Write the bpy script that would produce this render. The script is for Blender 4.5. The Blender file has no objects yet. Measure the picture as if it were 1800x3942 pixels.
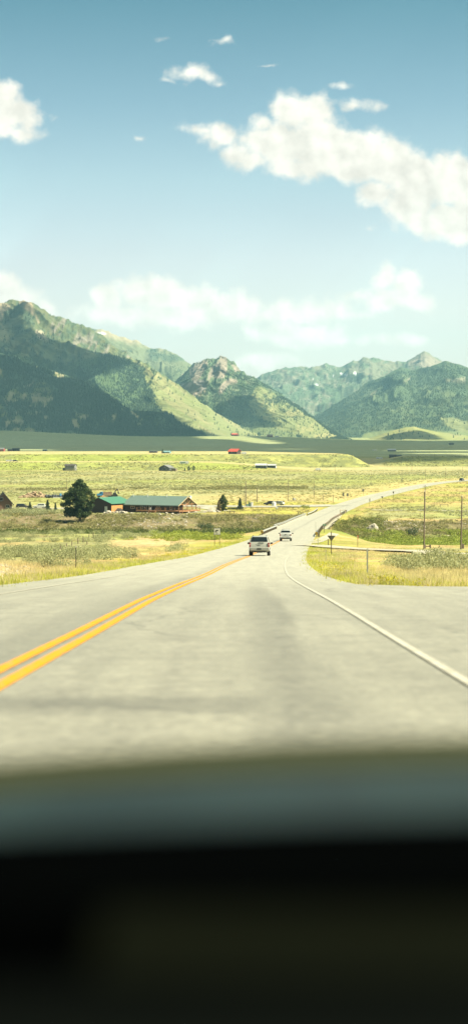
import bpy, bmesh, math, random
import numpy as np
from mathutils import Vector, Matrix
R = math.radians
F = 7000.0            # focal length in pixels of the 1800 x 3942 photograph
HR = 1690.0           # row of the true horizon
scene = bpy.context.scene
# ------------------------------------------------------------------ camera
cd = bpy.data.cameras.new('camera'); cam = bpy.data.objects.new('camera', cd)
scene.collection.objects.link(cam); scene.camera = cam
cam.location = (0, 0, 0); cam.rotation_euler = (R(90), 0, 0)
cd.sensor_fit = 'VERTICAL'; cd.sensor_height = 36.0; cd.lens = F / 3942 * 36.0
cd.shift_y = -(1971 - HR) / 3942
cd.clip_start = 0.05; cd.clip_end = 60000
cd.dof.use_dof = True; cd.dof.focus_distance = 220.0
cd.dof.aperture_fstop = (cd.lens / 1000.0) / 0.037
# ------------------------------------------------------------------ light
SUN_AZ = R(-8)        # just behind pure right
SUN_EL = R(48)
S = np.array([math.cos(SUN_EL) * math.cos(SUN_AZ), math.cos(SUN_EL) * math.sin(SUN_AZ), math.sin(SUN_EL)])
ld = bpy.data.lights.new('sun', 'SUN'); ld.energy = 4.6; ld.angle = R(0.53); ld.color = (1.0, 0.93, 0.74)
lo = bpy.data.objects.new('sun', ld); scene.collection.objects.link(lo)
lo.rotation_euler = Vector(S).to_track_quat('Z', 'Y').to_euler()
lo.location = (50, 20, 60)
vs = scene.view_settings
vs.view_transform = 'Standard'; vs.look = 'None'; vs.gamma = 1.0; vs.exposure = 1.7
scene.render.film_transparent = False
c = scene.cycles
c.use_denoising = True
try: c.denoiser = 'OPENIMAGEDENOISE'
except Exception: pass
c.max_bounces = 5; c.diffuse_bounces = 2; c.glossy_bounces = 2; c.transmission_bounces = 2; c.transparent_max_bounces = 6; c.volume_bounces = 0
c.sample_clamp_indirect = 8.0
c.caustics_reflective = False; c.caustics_refractive = False

# ------------------------------------------------------------------ sky
w = bpy.data.worlds.new('World'); scene.world = w; w.use_nodes = True
nt = w.node_tree; N = nt.nodes; L = nt.links; N.clear()
def nd(t, **k):
    n = N.new(t)
    for a, b in k.items(): setattr(n, a, b)
    return n
def mth(op, a, b=None, c_=None, clamp=False):
    n = nd('ShaderNodeMath', operation=op); n.use_clamp = clamp
    for i, x in enumerate((a, b, c_)):
        if x is None: continue
        if isinstance(x, (int, float)): n.inputs[i].default_value = x
        else: L.new(x, n.inputs[i])
    return n.outputs[0]
def vm(op, a, b=None, c_=None):
    n = nd('ShaderNodeVectorMath', operation=op)
    for i, x in enumerate((a, b, c_)):
        if x is None: continue
        if isinstance(x, tuple): n.inputs[i].default_value = x
        else: L.new(x, n.inputs[i])
    return n.outputs['Value'] if op in ('LENGTH', 'DOT_PRODUCT') else n.outputs['Vector']
def mixc(f, a, b, mode='MIX'):
    n = nd('ShaderNodeMix', data_type='RGBA', blend_type=mode)
    if isinstance(f, (int, float)): n.inputs[0].default_value = f
    else: L.new(f, n.inputs[0])
    for i, x in ((6, a), (7, b)):
        if isinstance(x, tuple): n.inputs[i].default_value = (*x, 1)
        else: L.new(x, n.inputs[i])
    return n.outputs[2]
sky = nd('ShaderNodeTexSky'); sky.sky_type = 'NISHITA'; sky.sun_disc = False
sky.sun_elevation = SUN_EL; sky.sun_rotation = math.atan2(S[0], S[1])
sky.altitude = 1500; sky.air_density = 1.0; sky.dust_density = 2.2; sky.ozone_density = 1.5
tc = nd('ShaderNodeTexCoord'); G = tc.outputs['Generated']
sx = nd('ShaderNodeSeparateXYZ'); L.new(G, sx.inputs[0])
yy = mth('MAXIMUM', sx.outputs[1], 0.05)
U = mth('DIVIDE', sx.outputs[0], yy); V = mth('DIVIDE', sx.outputs[2], yy)
cx = nd('ShaderNodeCombineXYZ'); L.new(mth('MULTIPLY', U, 70.0), cx.inputs[0]); L.new(mth('MULTIPLY', V, 70.0), cx.inputs[1])
P0 = cx.outputs[0]
def noise(vec, scale, detail, rough=0.55, col=False, dist=0.0):
    n = nd('ShaderNodeTexNoise'); n.inputs['Scale'].default_value = scale; n.inputs['Detail'].default_value = detail
    n.inputs['Roughness'].default_value = rough; n.inputs['Distortion'].default_value = dist; L.new(vec, n.inputs['Vector'])
    return n.outputs['Color'] if col else n.outputs['Fac']
wob = vm('SUBTRACT', noise(P0, 0.55, 4, col=True), (0.5, 0.5, 0.5))
P = vm('MULTIPLY_ADD', wob, (1.1, 0.8, 0.0), P0)
BLOBS = [(10,385,75,65),(55,430,90,62),(120,470,52,48),(0,490,80,40),(70,505,90,34),(213,462,24,22),
 (660,308,52,13),(735,282,62,28),(800,296,55,22),(850,318,34,14),
 (790,498,75,20),(850,520,70,45),(900,600,60,45),(1110,430,75,70),(1210,440,80,75),(1010,490,45,42),(1060,560,120,85),(1220,560,165,120),
 (1380,600,160,105),(980,620,110,40),(1150,650,130,50),(1500,630,110,95),(1610,700,145,105),(1730,700,140,110),(1820,740,130,120),(1580,790,110,70),(1720,850,170,75),(1840,890,140,55),(1440,740,60,55),
 (1375,400,72,22),(1310,332,46,15),(1430,880,40,16),(850,158,52,16),(638,163,32,11),(545,527,24,10),(800,150,20,8),(1035,250,26,5),
 (0,1110,110,70),(90,1140,80,55),(160,1185,50,40),
 (410,1150,62,58),(520,1110,85,58),(620,1130,120,66),(770,1160,135,64),(910,1180,125,54),(440,1205,125,38),(680,1220,230,46),(1000,1210,120,34),
 (1100,1190,95,42),(1220,1195,125,42),(1330,1215,60,14),(1120,1280,170,44),(1230,1300,100,34),
 (1475,1065,50,48),(1570,1095,55,45),(1370,1140,66,20),(1500,1150,130,46),(1620,1165,60,32),
 (1000,1390,95,30),(1500,1315,120,20)]
sd = None
for (bx, by, rx, ry) in BLOBS:
    rm = min(rx, ry) / 100 * 0.6 + 0.08
    q = vm('MULTIPLY_ADD', P, (100 / rx, 100 / ry, 0.0), (-(bx - 900) / rx, -(HR - by) / ry, 0.0))
    d = mth('MULTIPLY_ADD', vm('LENGTH', q), rm, -rm + (0.13 if min(rx, ry) < 26 and rx < 60 else 0.0))
    sd = d if sd is None else mth('SMOOTH_MIN', sd, d, 0.12)
fb = noise(P0, 1.35, 8, 0.58)
dens = mth('ADD', mth('MULTIPLY', sd, -1.0), mth('MULTIPLY_ADD', fb, 0.72, -0.30))
al = nd('ShaderNodeMapRange', interpolation_type='SMOOTHSTEP'); L.new(dens, al.inputs['Value'])
al.inputs['From Min'].default_value = -0.08; al.inputs['From Max'].default_value = 0.27
front = nd('ShaderNodeMapRange'); L.new(sx.outputs[1], front.inputs['Value']); front.inputs['From Min'].default_value = 0.2; front.inputs['From Max'].default_value = 0.4
lowf = nd('ShaderNodeMapRange'); L.new(V, lowf.inputs['Value']); lowf.inputs['From Min'].default_value = 0.03; lowf.inputs['From Max'].default_value = 0.11
lowf.inputs['To Min'].default_value = 0.85; lowf.inputs['To Max'].default_value = 0.97
thick = nd('ShaderNodeMapRange'); L.new(dens, thick.inputs['Value']); thick.inputs['From Min'].default_value = 0.0; thick.inputs['From Max'].default_value = 0.45
alpha = mth('MULTIPLY', mth('MULTIPLY', al.outputs[0], front.outputs[0]), lowf.outputs[0])
# relief: density towards the sun minus density here
P2 = vm('ADD', P0, (0.28, 0.30, 0.0)); fb2 = noise(P2, 1.35, 8, 0.58)
rel = mth('MULTIPLY_ADD', mth('SUBTRACT', noise(P0, 0.7, 4, 0.5), noise(P2, 0.7, 4, 0.5)), 3.2, 0.55, clamp=True)
soft = noise(P0, 0.8, 3, 0.5)
lowb = nd('ShaderNodeMapRange'); L.new(V, lowb.inputs['Value']); lowb.inputs['From Min'].default_value = 0.03; lowb.inputs['From Max'].default_value = 0.12
lowb.inputs['To Min'].default_value = 1.42; lowb.inputs['To Max'].default_value = 1.0
shade = mth('MULTIPLY', mth('MULTIPLY_ADD', rel, 0.27, 0.80), mth('MULTIPLY', mth('MULTIPLY_ADD', soft, 0.12, 0.95), lowb.outputs[0]))
ccol = mixc(1.0, (0.375, 0.358, 0.315), (1, 1, 1), 'MULTIPLY')
cc = nd('ShaderNodeVectorMath', operation='SCALE'); L.new(ccol, cc.inputs[0]); L.new(shade, cc.inputs['Scale'])
SKY_STR = 0.10
el = nd('ShaderNodeMapRange'); L.new(sx.outputs[2], el.inputs['Value']); el.inputs['From Min'].default_value = 0.0; el.inputs['From Max'].default_value = 0.25
ramp = nd('ShaderNodeValToRGB'); L.new(el.outputs[0], ramp.inputs[0])
TINT = [(0.05, (0.79, 0.72, 0.72)), (0.165, (0.82, 0.68, 0.595)), (0.28, (0.90, 0.70, 0.57)), (0.392, (0.87, 0.70, 0.56)), (0.56, (0.69, 0.64, 0.50)), (0.724, (0.46, 0.50, 0.41)), (0.94, (0.225, 0.35, 0.295))]
e = ramp.color_ramp.elements
while len(e) < len(TINT): e.new(0.5)
for i, (p_, c_) in enumerate(TINT): e[i].position = p_; e[i].color = (*c_, 1)
skyc = nd('ShaderNodeVectorMath', operation='MULTIPLY'); L.new(sky.outputs[0], skyc.inputs[0]); L.new(ramp.outputs[0], skyc.inputs[1])
cs = nd('ShaderNodeVectorMath', operation='SCALE'); L.new(cc.outputs[0], cs.inputs[0]); cs.inputs['Scale'].default_value = 1.0 / SKY_STR
final = mixc(alpha, skyc.outputs[0], cs.outputs[0])
bg = nd('ShaderNodeBackground'); L.new(final, bg.inputs[0]); bg.inputs[1].default_value = SKY_STR
wo = nd('ShaderNodeOutputWorld'); L.new(bg.outputs[0], wo.inputs[0])
w.cycles.sampling_method = 'MANUAL'; w.cycles.sample_map_resolution = 512

rng = np.random.default_rng(7); random.seed(7)
# ------------------------------------------------------------------ helpers
def tag(o, label=None, cat=None, group=None, kind=None):
    if label: o['label'] = label
    if cat: o['category'] = cat
    if group: o['group'] = group
    if kind: o['kind'] = kind
    return o
def empty(name, loc=(0, 0, 0), rz=0.0, pitch=0.0):
    o = bpy.data.objects.new(name, None); scene.collection.objects.link(o)
    o.location = loc; o.rotation_euler = (pitch, 0, rz); o.empty_display_size = 0.3
    return o
def kids(o): return [c for c in bpy.data.objects if c.parent == o]
def copy_tree(o, parent=None, loc=None, rz=None, sc=None, label=None):
    c_ = o.copy(); scene.collection.objects.link(c_)
    if parent: c_.parent = parent
    if loc is not None: c_.location = loc
    if rz is not None: c_.rotation_euler.z = rz
    if sc is not None: c_.scale = (sc, sc, sc) if isinstance(sc, (int, float)) else sc
    if label: c_['label'] = label
    for ch in list(o.children): copy_tree(ch, c_)
    return c_
class MB:
    def __init__(s): s.v = []; s.f = []; s.m = []
    def add(s, vs_, fs, m=0):
        b = len(s.v); s.v += [tuple(map(float, p)) for p in vs_]
        for f in fs: s.f.append(tuple(b + i for i in f)); s.m.append(m)
    def box(s, c_, d, rz=0.0, m=0, taper=1.0, rx=0.0, ry=0.0):
        x, y, z = d[0] / 2, d[1] / 2, d[2] / 2
        M = Matrix.Rotation(rz, 3, 'Z') @ Matrix.Rotation(ry, 3, 'Y') @ Matrix.Rotation(rx, 3, 'X')
        pts = []
        for sz in (-1, 1):
            t = taper if sz > 0 else 1.0
            for sx_, sy_ in ((-1, -1), (1, -1), (1, 1), (-1, 1)):
                q = M @ Vector((sx_ * x * t, sy_ * y * t, sz * z)); pts.append((q.x + c_[0], q.y + c_[1], q.z + c_[2]))
        s.add(pts, [(3, 2, 1, 0), (4, 5, 6, 7), (0, 1, 5, 4), (1, 2, 6, 5), (2, 3, 7, 6), (3, 0, 4, 7)], m)
    def tube(s, p0, p1, r0, r1=None, n=8, m=0, cap=True):
        r1 = r0 if r1 is None else r1
        p0 = Vector(p0); p1 = Vector(p1); a = (p1 - p0).normalized()
        t = a.orthogonal().normalized(); b = a.cross(t)
        pts = []
        for p, r in ((p0, r0), (p1, r1)):
            for k in range(n):
                an = 2 * math.pi * k / n; pts.append(p + (t * math.cos(an) + b * math.sin(an)) * r)
        fs = [(k, (k + 1) % n, n + (k + 1) % n, n + k) for k in range(n)]
        if cap: fs += [tuple(range(n - 1, -1, -1)), tuple(range(n, 2 * n))]
        s.add(pts, fs, m)
    def prism(s, poly, axis, a0, a1, m=0):
        # poly in the plane across the axis: 'x' -> (y,z), 'y' -> (x,z), 'z' -> (x,y)
        def P3(q, a): return {'x': (a, q[0], q[1]), 'y': (q[0], a, q[1]), 'z': (q[0], q[1], a)}[axis]
        n = len(poly); pts = [P3(q, a0) for q in poly] + [P3(q, a1) for q in poly]
        fs = [tuple(range(n)), tuple(range(2 * n - 1, n - 1, -1))] + [(k, n + k, n + (k + 1) % n, (k + 1) % n) for k in range(n)]
        s.add(pts, fs, m)
    def lump(s, c_, r, m=0, seed=0, rough=0.25, sub=2):
        bm = bmesh.new(); bmesh.ops.create_icosphere(bm, subdivisions=sub, radius=1.0)
        rr = random.Random(seed); ph = [rr.uniform(0, 6.28) for _ in range(6)]
        pts = []
        for v in bm.verts:
            p = v.co
            k = 1 + rough * (math.sin(3 * p.x + ph[0]) * math.cos(2.6 * p.y + ph[1]) + 0.6 * math.sin(5.1 * p.z + ph[2] + 2 * p.x) + 0.35 * math.sin(8 * p.y + ph[3] + 3 * p.z))
            pts.append((c_[0] + p.x * r[0] * k, c_[1] + p.y * r[1] * k, c_[2] + p.z * r[2] * k))
        s.add(pts, [tuple(v.index for v in f.verts) for f in bm.faces], m); bm.free()
    def build(s, name, mats, parent=None, smooth=False, bevel=0.0, loc=None):
        me = bpy.data.meshes.new(name); me.from_pydata(s.v, [], s.f); me.update()
        if not isinstance(mats, (list, tuple)): mats = [mats]
        for m in mats: me.materials.append(m)
        me.polygons.foreach_set('material_index', s.m)
        bm = bmesh.new(); bm.from_mesh(me); bmesh.ops.recalc_face_normals(bm, faces=bm.faces)
        if bevel: bmesh.ops.bevel(bm, geom=[e_ for e_ in bm.edges if len(e_.link_faces) == 2 and e_.calc_face_angle(0) > 0.5], offset=bevel, segments=2, affect='EDGES', clamp_overlap=True)
        bm.to_mesh(me); bm.free()
        if smooth:
            me.polygons.foreach_set('use_smooth', [True] * len(me.polygons))
            try: me.set_sharp_from_angle(angle=R(38))
            except Exception: pass
        o = bpy.data.objects.new(name, me); scene.collection.objects.link(o)
        if parent: o.parent = parent
        if loc: o.location = loc
        return o
def np_mesh(name, verts, faces, mat, attrs=None, smooth=True, parent=None, mi=None):
    me = bpy.data.meshes.new(name); verts = np.asarray(verts, np.float32); faces = np.asarray(faces, np.int32)
    k = faces.shape[1]
    me.vertices.add(len(verts)); me.vertices.foreach_set('co', verts.ravel())
    me.loops.add(faces.size); me.loops.foreach_set('vertex_index', faces.ravel())
    me.polygons.add(len(faces)); me.polygons.foreach_set('loop_start', np.arange(0, faces.size, k, dtype=np.int32))
    me.polygons.foreach_set('loop_total', np.full(len(faces), k, np.int32))
    me.polygons.foreach_set('use_smooth', np.full(len(faces), smooth))
    for m in (mat if isinstance(mat, list) else [mat]): me.materials.append(m)
    if mi is not None: me.polygons.foreach_set('material_index', np.asarray(mi, np.int32))
    me.update(calc_edges=True); me.validate()
    for an, (typ, arr) in (attrs or {}).items():
        a = me.attributes.new(an, typ, 'POINT')
        a.data.foreach_set({'FLOAT_COLOR': 'color', 'FLOAT': 'value', 'FLOAT_VECTOR': 'vector'}[typ], np.asarray(arr, np.float32).ravel())
    o = bpy.data.objects.new(name, me); scene.collection.objects.link(o)
    if parent: o.parent = parent
    return o
# numpy noise
def _h(ix, iy, seed):
    n = (ix * 374761393 + iy * 668265263 + seed * 974634777) & 0xFFFFFFFF
    n = ((n ^ (n >> 13)) * 1274126177) & 0xFFFFFFFF
    return ((n ^ (n >> 16)) & 0xFFFF) / 65535.0
def vnoise(x, y, seed=0):
    x = np.asarray(x, float); y = np.asarray(y, float)
    ix = np.floor(x).astype(np.int64); iy = np.floor(y).astype(np.int64); fx = x - ix; fy = y - iy
    fx = fx * fx * fx * (fx * (fx * 6 - 15) + 10); fy = fy * fy * fy * (fy * (fy * 6 - 15) + 10)
    a = _h(ix, iy, seed); b = _h(ix + 1, iy, seed); c_ = _h(ix, iy + 1, seed); d = _h(ix + 1, iy + 1, seed)
    return (a + (b - a) * fx) * (1 - fy) + (c_ + (d - c_) * fx) * fy
def fbm(x, y, o=5, seed=0, g=0.5):
    s_ = 0; a = 1; t = 0
    for k in range(o):
        s_ = s_ + a * vnoise(x * 2 ** k + 17.3 * k, y * 2 ** k - 9.1 * k, seed + k); t += a; a *= g
    return s_ / t
def ridged(x, y, o=5, seed=0, g=0.5):
    s_ = 0; a = 1; t = 0
    for k in range(o):
        v = 1 - np.abs(2 * vnoise(x * 2 ** k + 7.7 * k, y * 2 ** k + 3.3 * k, seed + k) - 1)
        s_ = s_ + a * v * v; t += a; a *= g
    return s_ / t
def sst(a, b, x): t = np.clip((x - a) / (b - a), 0, 1); return t * t * (3 - 2 * t)
def poly_sd(px, py, poly):
    """signed distance to a polygon (positive inside)"""
    px = np.asarray(px, float); py = np.asarray(py, float); n = len(poly)
    best = np.full(px.shape, 1e18); ins = np.zeros(px.shape, bool)
    for i in range(n):
        x0, y0 = poly[i]; x1, y1 = poly[(i + 1) % n]
        ex, ey = x1 - x0, y1 - y0; wx, wy = px - x0, py - y0
        t = np.clip((wx * ex + wy * ey) / (ex * ex + ey * ey + 1e-12), 0, 1)
        best = np.minimum(best, (wx - ex * t) ** 2 + (wy - ey * t) ** 2)
        cnd = ((y0 > py) != (y1 > py)); xi = (x1 - x0) * (py - y0) / ((y1 - y0) if y1 != y0 else 1e-9) + x0
        ins ^= cnd & (px < xi)
    return np.where(ins, 1, -1) * np.sqrt(best)

# ------------------------------------------------------------------ materials
def new_mat(name):
    m = bpy.data.materials.new(name); m.use_nodes = True
    b = m.node_tree.nodes['Principled BSDF']; return m, m.node_tree, b
def flat(name, col, rough=0.7, metal=0.0, vary=0.12, vscale=3.0, bump=0.0, spec=0.5, coat=0.0, stretch=(1, 1, 1)):
    m, t, b = new_mat(name)
    b.inputs['Roughness'].default_value = rough; b.inputs['Metallic'].default_value = metal
    b.inputs['Specular IOR Level'].default_value = spec; b.inputs['Coat Weight'].default_value = coat
    co = t.nodes.new('ShaderNodeTexCoord'); mp = t.nodes.new('ShaderNodeMapping'); mp.inputs['Scale'].default_value = stretch
    t.links.new(co.outputs['Object'], mp.inputs[0])
    n = t.nodes.new('ShaderNodeTexNoise'); n.inputs['Scale'].default_value = vscale; n.inputs['Detail'].default_value = 5
    t.links.new(mp.outputs[0], n.inputs['Vector'])
    r = t.nodes.new('ShaderNodeMapRange'); r.inputs['To Min'].default_value = 1 - vary * 1.6; r.inputs['To Max'].default_value = 1 + vary * 1.6
    t.links.new(n.outputs['Fac'], r.inputs['Value'])
    mul = t.nodes.new('ShaderNodeVectorMath'); mul.operation = 'SCALE'; mul.inputs[0].default_value = col
    t.links.new(r.outputs[0], mul.inputs['Scale']); t.links.new(mul.outputs[0], b.inputs['Base Color'])
    if bump:
        bp = t.nodes.new('ShaderNodeBump'); bp.inputs['Strength'].default_value = bump; bp.inputs['Distance'].default_value = 0.02
        t.links.new(n.outputs['Fac'], bp.inputs['Height']); t.links.new(bp.outputs[0], b.inputs['Normal'])
    return m
def leafy(name, c1, c2, trans=0.35, rough=0.7):
    m, t, b = new_mat(name); b.inputs['Roughness'].default_value = rough; b.inputs['Specular IOR Level'].default_value = 0.25
    g = t.nodes.new('ShaderNodeNewGeometry'); mx = t.nodes.new('ShaderNodeMix'); mx.data_type = 'RGBA'
    t.links.new(g.outputs['Random Per Island'], mx.inputs[0]); mx.inputs[6].default_value = (*c1, 1); mx.inputs[7].default_value = (*c2, 1)
    co = t.nodes.new('ShaderNodeTexCoord'); n = t.nodes.new('ShaderNodeTexNoise'); n.inputs['Scale'].default_value = 0.35; n.inputs['Detail'].default_value = 3
    t.links.new(co.outputs['Object'], n.inputs['Vector'])
    r = t.nodes.new('ShaderNodeMapRange'); r.inputs['From Min'].default_value = 0.3; r.inputs['From Max'].default_value = 0.7; r.inputs['To Min'].default_value = 0.7; r.inputs['To Max'].default_value = 1.3
    t.links.new(n.outputs['Fac'], r.inputs['Value'])
    sc_ = t.nodes.new('ShaderNodeVectorMath'); sc_.operation = 'SCALE'; t.links.new(mx.outputs[2], sc_.inputs[0]); t.links.new(r.outputs[0], sc_.inputs['Scale'])
    t.links.new(sc_.outputs[0], b.inputs['Base Color'])
    tr = t.nodes.new('ShaderNodeBsdfTranslucent'); t.links.new(sc_.outputs[0], tr.inputs['Color'])
    ms = t.nodes.new('ShaderNodeMixShader'); ms.inputs[0].default_value = trans
    out = t.nodes['Material Output']; t.links.new(b.outputs[0], ms.inputs[1]); t.links.new(tr.outputs[0], ms.inputs[2]); t.links.new(ms.outputs[0], out.inputs[0])
    return m
def land(name, scales=((0.9, 0.35), (0.08, 0.25)), bump=0.6, bscale=1.4, bdist=0.4, speck=0.0, sscale=0.5):
    """ground whose own colour comes from the mesh attribute 'Col', broken up by noise"""
    m, t, b = new_mat(name); b.inputs['Roughness'].default_value = 0.95; b.inputs['Specular IOR Level'].default_value = 0.1
    at = t.nodes.new('ShaderNodeAttribute'); at.attribute_name = 'Col'
    co = t.nodes.new('ShaderNodeTexCoord'); cur = at.outputs['Color']
    for s_, k in scales:
        n = t.nodes.new('ShaderNodeTexNoise'); n.inputs['Scale'].default_value = s_; n.inputs['Detail'].default_value = 6; n.inputs['Roughness'].default_value = 0.65
        t.links.new(co.outputs['Object'], n.inputs['Vector'])
        r = t.nodes.new('ShaderNodeMapRange'); r.inputs['From Min'].default_value = 0.25; r.inputs['From Max'].default_value = 0.75
        r.inputs['To Min'].default_value = 1 - k; r.inputs['To Max'].default_value = 1 + k; t.links.new(n.outputs['Fac'], r.inputs['Value'])
        q = t.nodes.new('ShaderNodeVectorMath'); q.operation = 'SCALE'; t.links.new(cur, q.inputs[0]); t.links.new(r.outputs[0], q.inputs['Scale']); cur = q.outputs[0]
    if speck:
        n = t.nodes.new('ShaderNodeTexNoise'); n.inputs['Scale'].default_value = sscale; n.inputs['Detail'].default_value = 3
        t.links.new(co.outputs['Object'], n.inputs['Vector'])
        r = t.nodes.new('ShaderNodeMapRange'); r.interpolation_type = 'SMOOTHSTEP'; r.inputs['From Min'].default_value = 0.56; r.inputs['From Max'].default_value = 0.66
        r.inputs['To Min'].default_value = 0; r.inputs['To Max'].default_value = speck; t.links.new(n.outputs['Fac'], r.inputs['Value'])
        at2 = t.nodes.new('ShaderNodeAttribute'); at2.attribute_name = 'sage'
        mm = t.nodes.new('ShaderNodeMath'); mm.operation = 'MULTIPLY'; t.links.new(r.outputs[0], mm.inputs[0]); t.links.new(at2.outputs['Fac'], mm.inputs[1])
        mx = t.nodes.new('ShaderNodeMix'); mx.data_type = 'RGBA'; t.links.new(mm.outputs[0], mx.inputs[0]); t.links.new(cur, mx.inputs[6]); mx.inputs[7].default_value = (0.07, 0.085, 0.035, 1); cur = mx.outputs[2]
    t.links.new(cur, b.inputs['Base Color'])
    n = t.nodes.new('ShaderNodeTexNoise'); n.inputs['Scale'].default_value = bscale; n.inputs['Detail'].default_value = 5
    t.links.new(co.outputs['Object'], n.inputs['Vector'])
    bp = t.nodes.new('ShaderNodeBump'); bp.inputs['Strength'].default_value = bump; bp.inputs['Distance'].default_value = bdist
    t.links.new(n.outputs['Fac'], bp.inputs['Height']); t.links.new(bp.outputs[0], b.inputs['Normal'])
    return m
# ------------------------------------------------------------------ terrain functions  (X right, D ahead, z up; the eye is the origin)
_D = np.array([-80, 0, 14, 22.7, 28, 36.7, 83, 175, 240, 295, 370, 450, 510, 570, 650, 713, 2e4])
_Z = np.array([-3.6, 1.06, 1.9, 2.43, 2.74, 3.26, 6.24, 11.3, 14.3, 16.6, 19.5, 22.2, 24.1, 25.6, 26.8, 27.0, 27.0])
_t = np.arange(-80, 1500, 1.0); _zt = np.interp(_t, _D, _Z)
_k = np.exp(-0.5 * (np.arange(-24, 25) / 9.0) ** 2); _k /= _k.sum()
_zs = np.convolve(np.pad(_zt, 24, mode='edge'), _k, 'valid'); _zs[:150] = _zt[:150] * 0.7 + _zs[:150] * 0.3; _zs[:60] = _zt[:60]
def road_drop(D): return np.interp(D, _t, _zs)
_XD = np.array([-80, 0, 14, 28, 36.7, 60, 83, 120, 175, 235, 295, 370, 450, 570, 660, 744, 845, 955, 1060, 1125, 1196, 1260, 1320, 1360])
_XX = np.array([-1.95, -1.85, -1.8, -1.70, -1.67, -1.52, -1.2, -0.35, 1.5, 4.2, 7.4, 11.2, 15.9, 24.6, 34.5, 46.3, 64, 87, 110, 127, 154, 190, 240, 290])
_xs0 = np.interp(_t, _XD, _XX); _k2 = np.exp(-0.5 * (np.arange(-40, 41) / 14.0) ** 2); _k2 /= _k2.sum()
_xs = np.convolve(np.pad(_xs0, 40, mode='edge'), _k2, 'valid'); _xs[:200] = _xs0[:200] * 0.4 + _xs[:200] * 0.6
_xs[:80] = _xs0[:80]
def road_x(D): return np.interp(D, _t, _xs)        # centre of the yellow lines
def terrain(X, D):
    X = np.asarray(X, float); D = np.asarray(D, float)
    rd = road_drop(D); lat = X - road_x(D)
    slope = np.gradient(_xs); sl = np.interp(D, _t, slope); lat = lat / np.sqrt(1 + sl * sl)
    # valley to the left and right of the embankment
    kl = np.array([-80, 0, 14, 36.7, 83, 175, 295, 370, 395, 480, 590, 603, 634, 650, 700, 2e4]); zl = np.array([-3.6, 1.06, 1.9, 3.26, 6.24, 11.3, 16.6, 19.4, 21.5, 30.5, 30.4, 29.9, 26.8, 26.4, 26.8, 27.0])
    kr = np.array([-80, 0, 14, 36.7, 83, 175, 244, 300, 400, 505, 542, 556, 592, 603, 700, 2e4]); zr = np.array([-3.6, 1.06, 1.9, 3.26, 6.24, 11.3, 14.6, 17.8, 23.7, 29.8, 30.1, 29.4, 27.2, 26.9, 27.0, 27.0])
    wob = (fbm(X / 45.0, D / 60.0, 3, 5) - 0.5)
    Dl = D + wob * 26 * sst(330, 450, D) * (1 - sst(700, 800, D)) 
    left = np.interp(Dl, kl, zl); right = np.interp(Dl, kr, zr)
    side = left + (right - left) * sst(-6, 14, lat)
    rp = np.minimum(-rd, 1e9)
    emb = 1 - sst(6.2, 24, np.abs(lat))
    br = sst(448, 470, D) * (1 - sst(600, 625, D))
    emb = emb * (1 - br)
    z = -side * (1 - emb) + (-rd - 0.06) * emb
    # small relief away from the roads
    off = sst(9, 22, np.abs(lat)); off = np.where(D < 60, off * sst(12, 20, np.abs(lat)), off)
    z = z + off * ((fbm(X / 17.0, D / 24.0, 4, 11) - 0.5) * 1.1 + (fbm(X / 5.0, D / 6.0, 2, 12) - 0.5) * 0.25) * (1 - sst(420, 800, D) * 0.6) * (1 - sst(1400, 1500, D))
    # gravelly rise by the left verge
    z = z + 1.0 * np.exp(-((X + 15.5) / 3.4) ** 2 - ((D - 88) / 20.0) ** 2)
    # terraces across the plain
    u = X / np.maximum(D, 1.0)
    wv = (fbm(X / 190.0, 3.1, 3, 21) - 0.5) * 60
    b1 = 6.0 * sst(1560, 1632, D + wv) * (1 - sst(-0.02, 0.045, u))
    b2a = (12.0 - 6.0 * (1 - sst(-0.02, 0.045, u))) * sst(1700, 1775, D + wv * 0.7)
    nose = 1 - sst(108, 138, X + (D - 1800) * 0.03)
    right_t = 9.5 * sst(1735, 1870, D + wv * 0.6) * sst(118, 178, X - (D - 1800) * 0.06)
    terr = (b1 + b2a) * nose + right_t * (1 - nose)
    terr = terr * (1 - sst(2150, 2550, D + 260 * sst(0.0, 0.06, u)))
    far = np.interp(D, [2100, 3000, 5000, 6500, 8000, 10000, 16000], [0, 3.5, 10, 16, 23, 35, 60])
    fan = 44.0 * np.exp(-((X + 1000) / 620.0) ** 2) * sst(4200, 6700, D) + 16 * np.exp(-((X - 60) / 330.0) ** 2) * sst(5000, 7200, D)
    fan = fan + (fbm(X / 600.0, D / 900.0, 3, 31) - 0.5) * 5 * sst(2600, 4000, D)
    return z + terr + far + fan
def t1(X, D): return float(terrain(np.array([X]), np.array([D]))[0])
def hit(px, row, D0=8.0, D1=9000.0):
    """where the sight line through a pixel meets the ground"""
    D = np.concatenate([np.arange(D0, 800, 0.5), np.arange(800, 3000, 2), np.arange(3000, 12000, 20)]); D = D[(D >= D0) & (D <= D1)]
    X = (px - 900) / F * D; zr_ = (HR - row) / F * D
    k = np.argmax(terrain(X, D) >= zr_)
    return float(X[k]), float(D[k]), float(terrain(X[k:k + 1], D[k:k + 1])[0])
def at(px, D):
    X = (px - 900) / F * D; return X, D, t1(X, D)
def lerp_cols(cols, ws):
    tot = sum(ws); return sum(np.asarray(c_)[None, :] * (w_ / tot)[:, None] for c_, w_ in zip(cols, ws))

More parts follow.
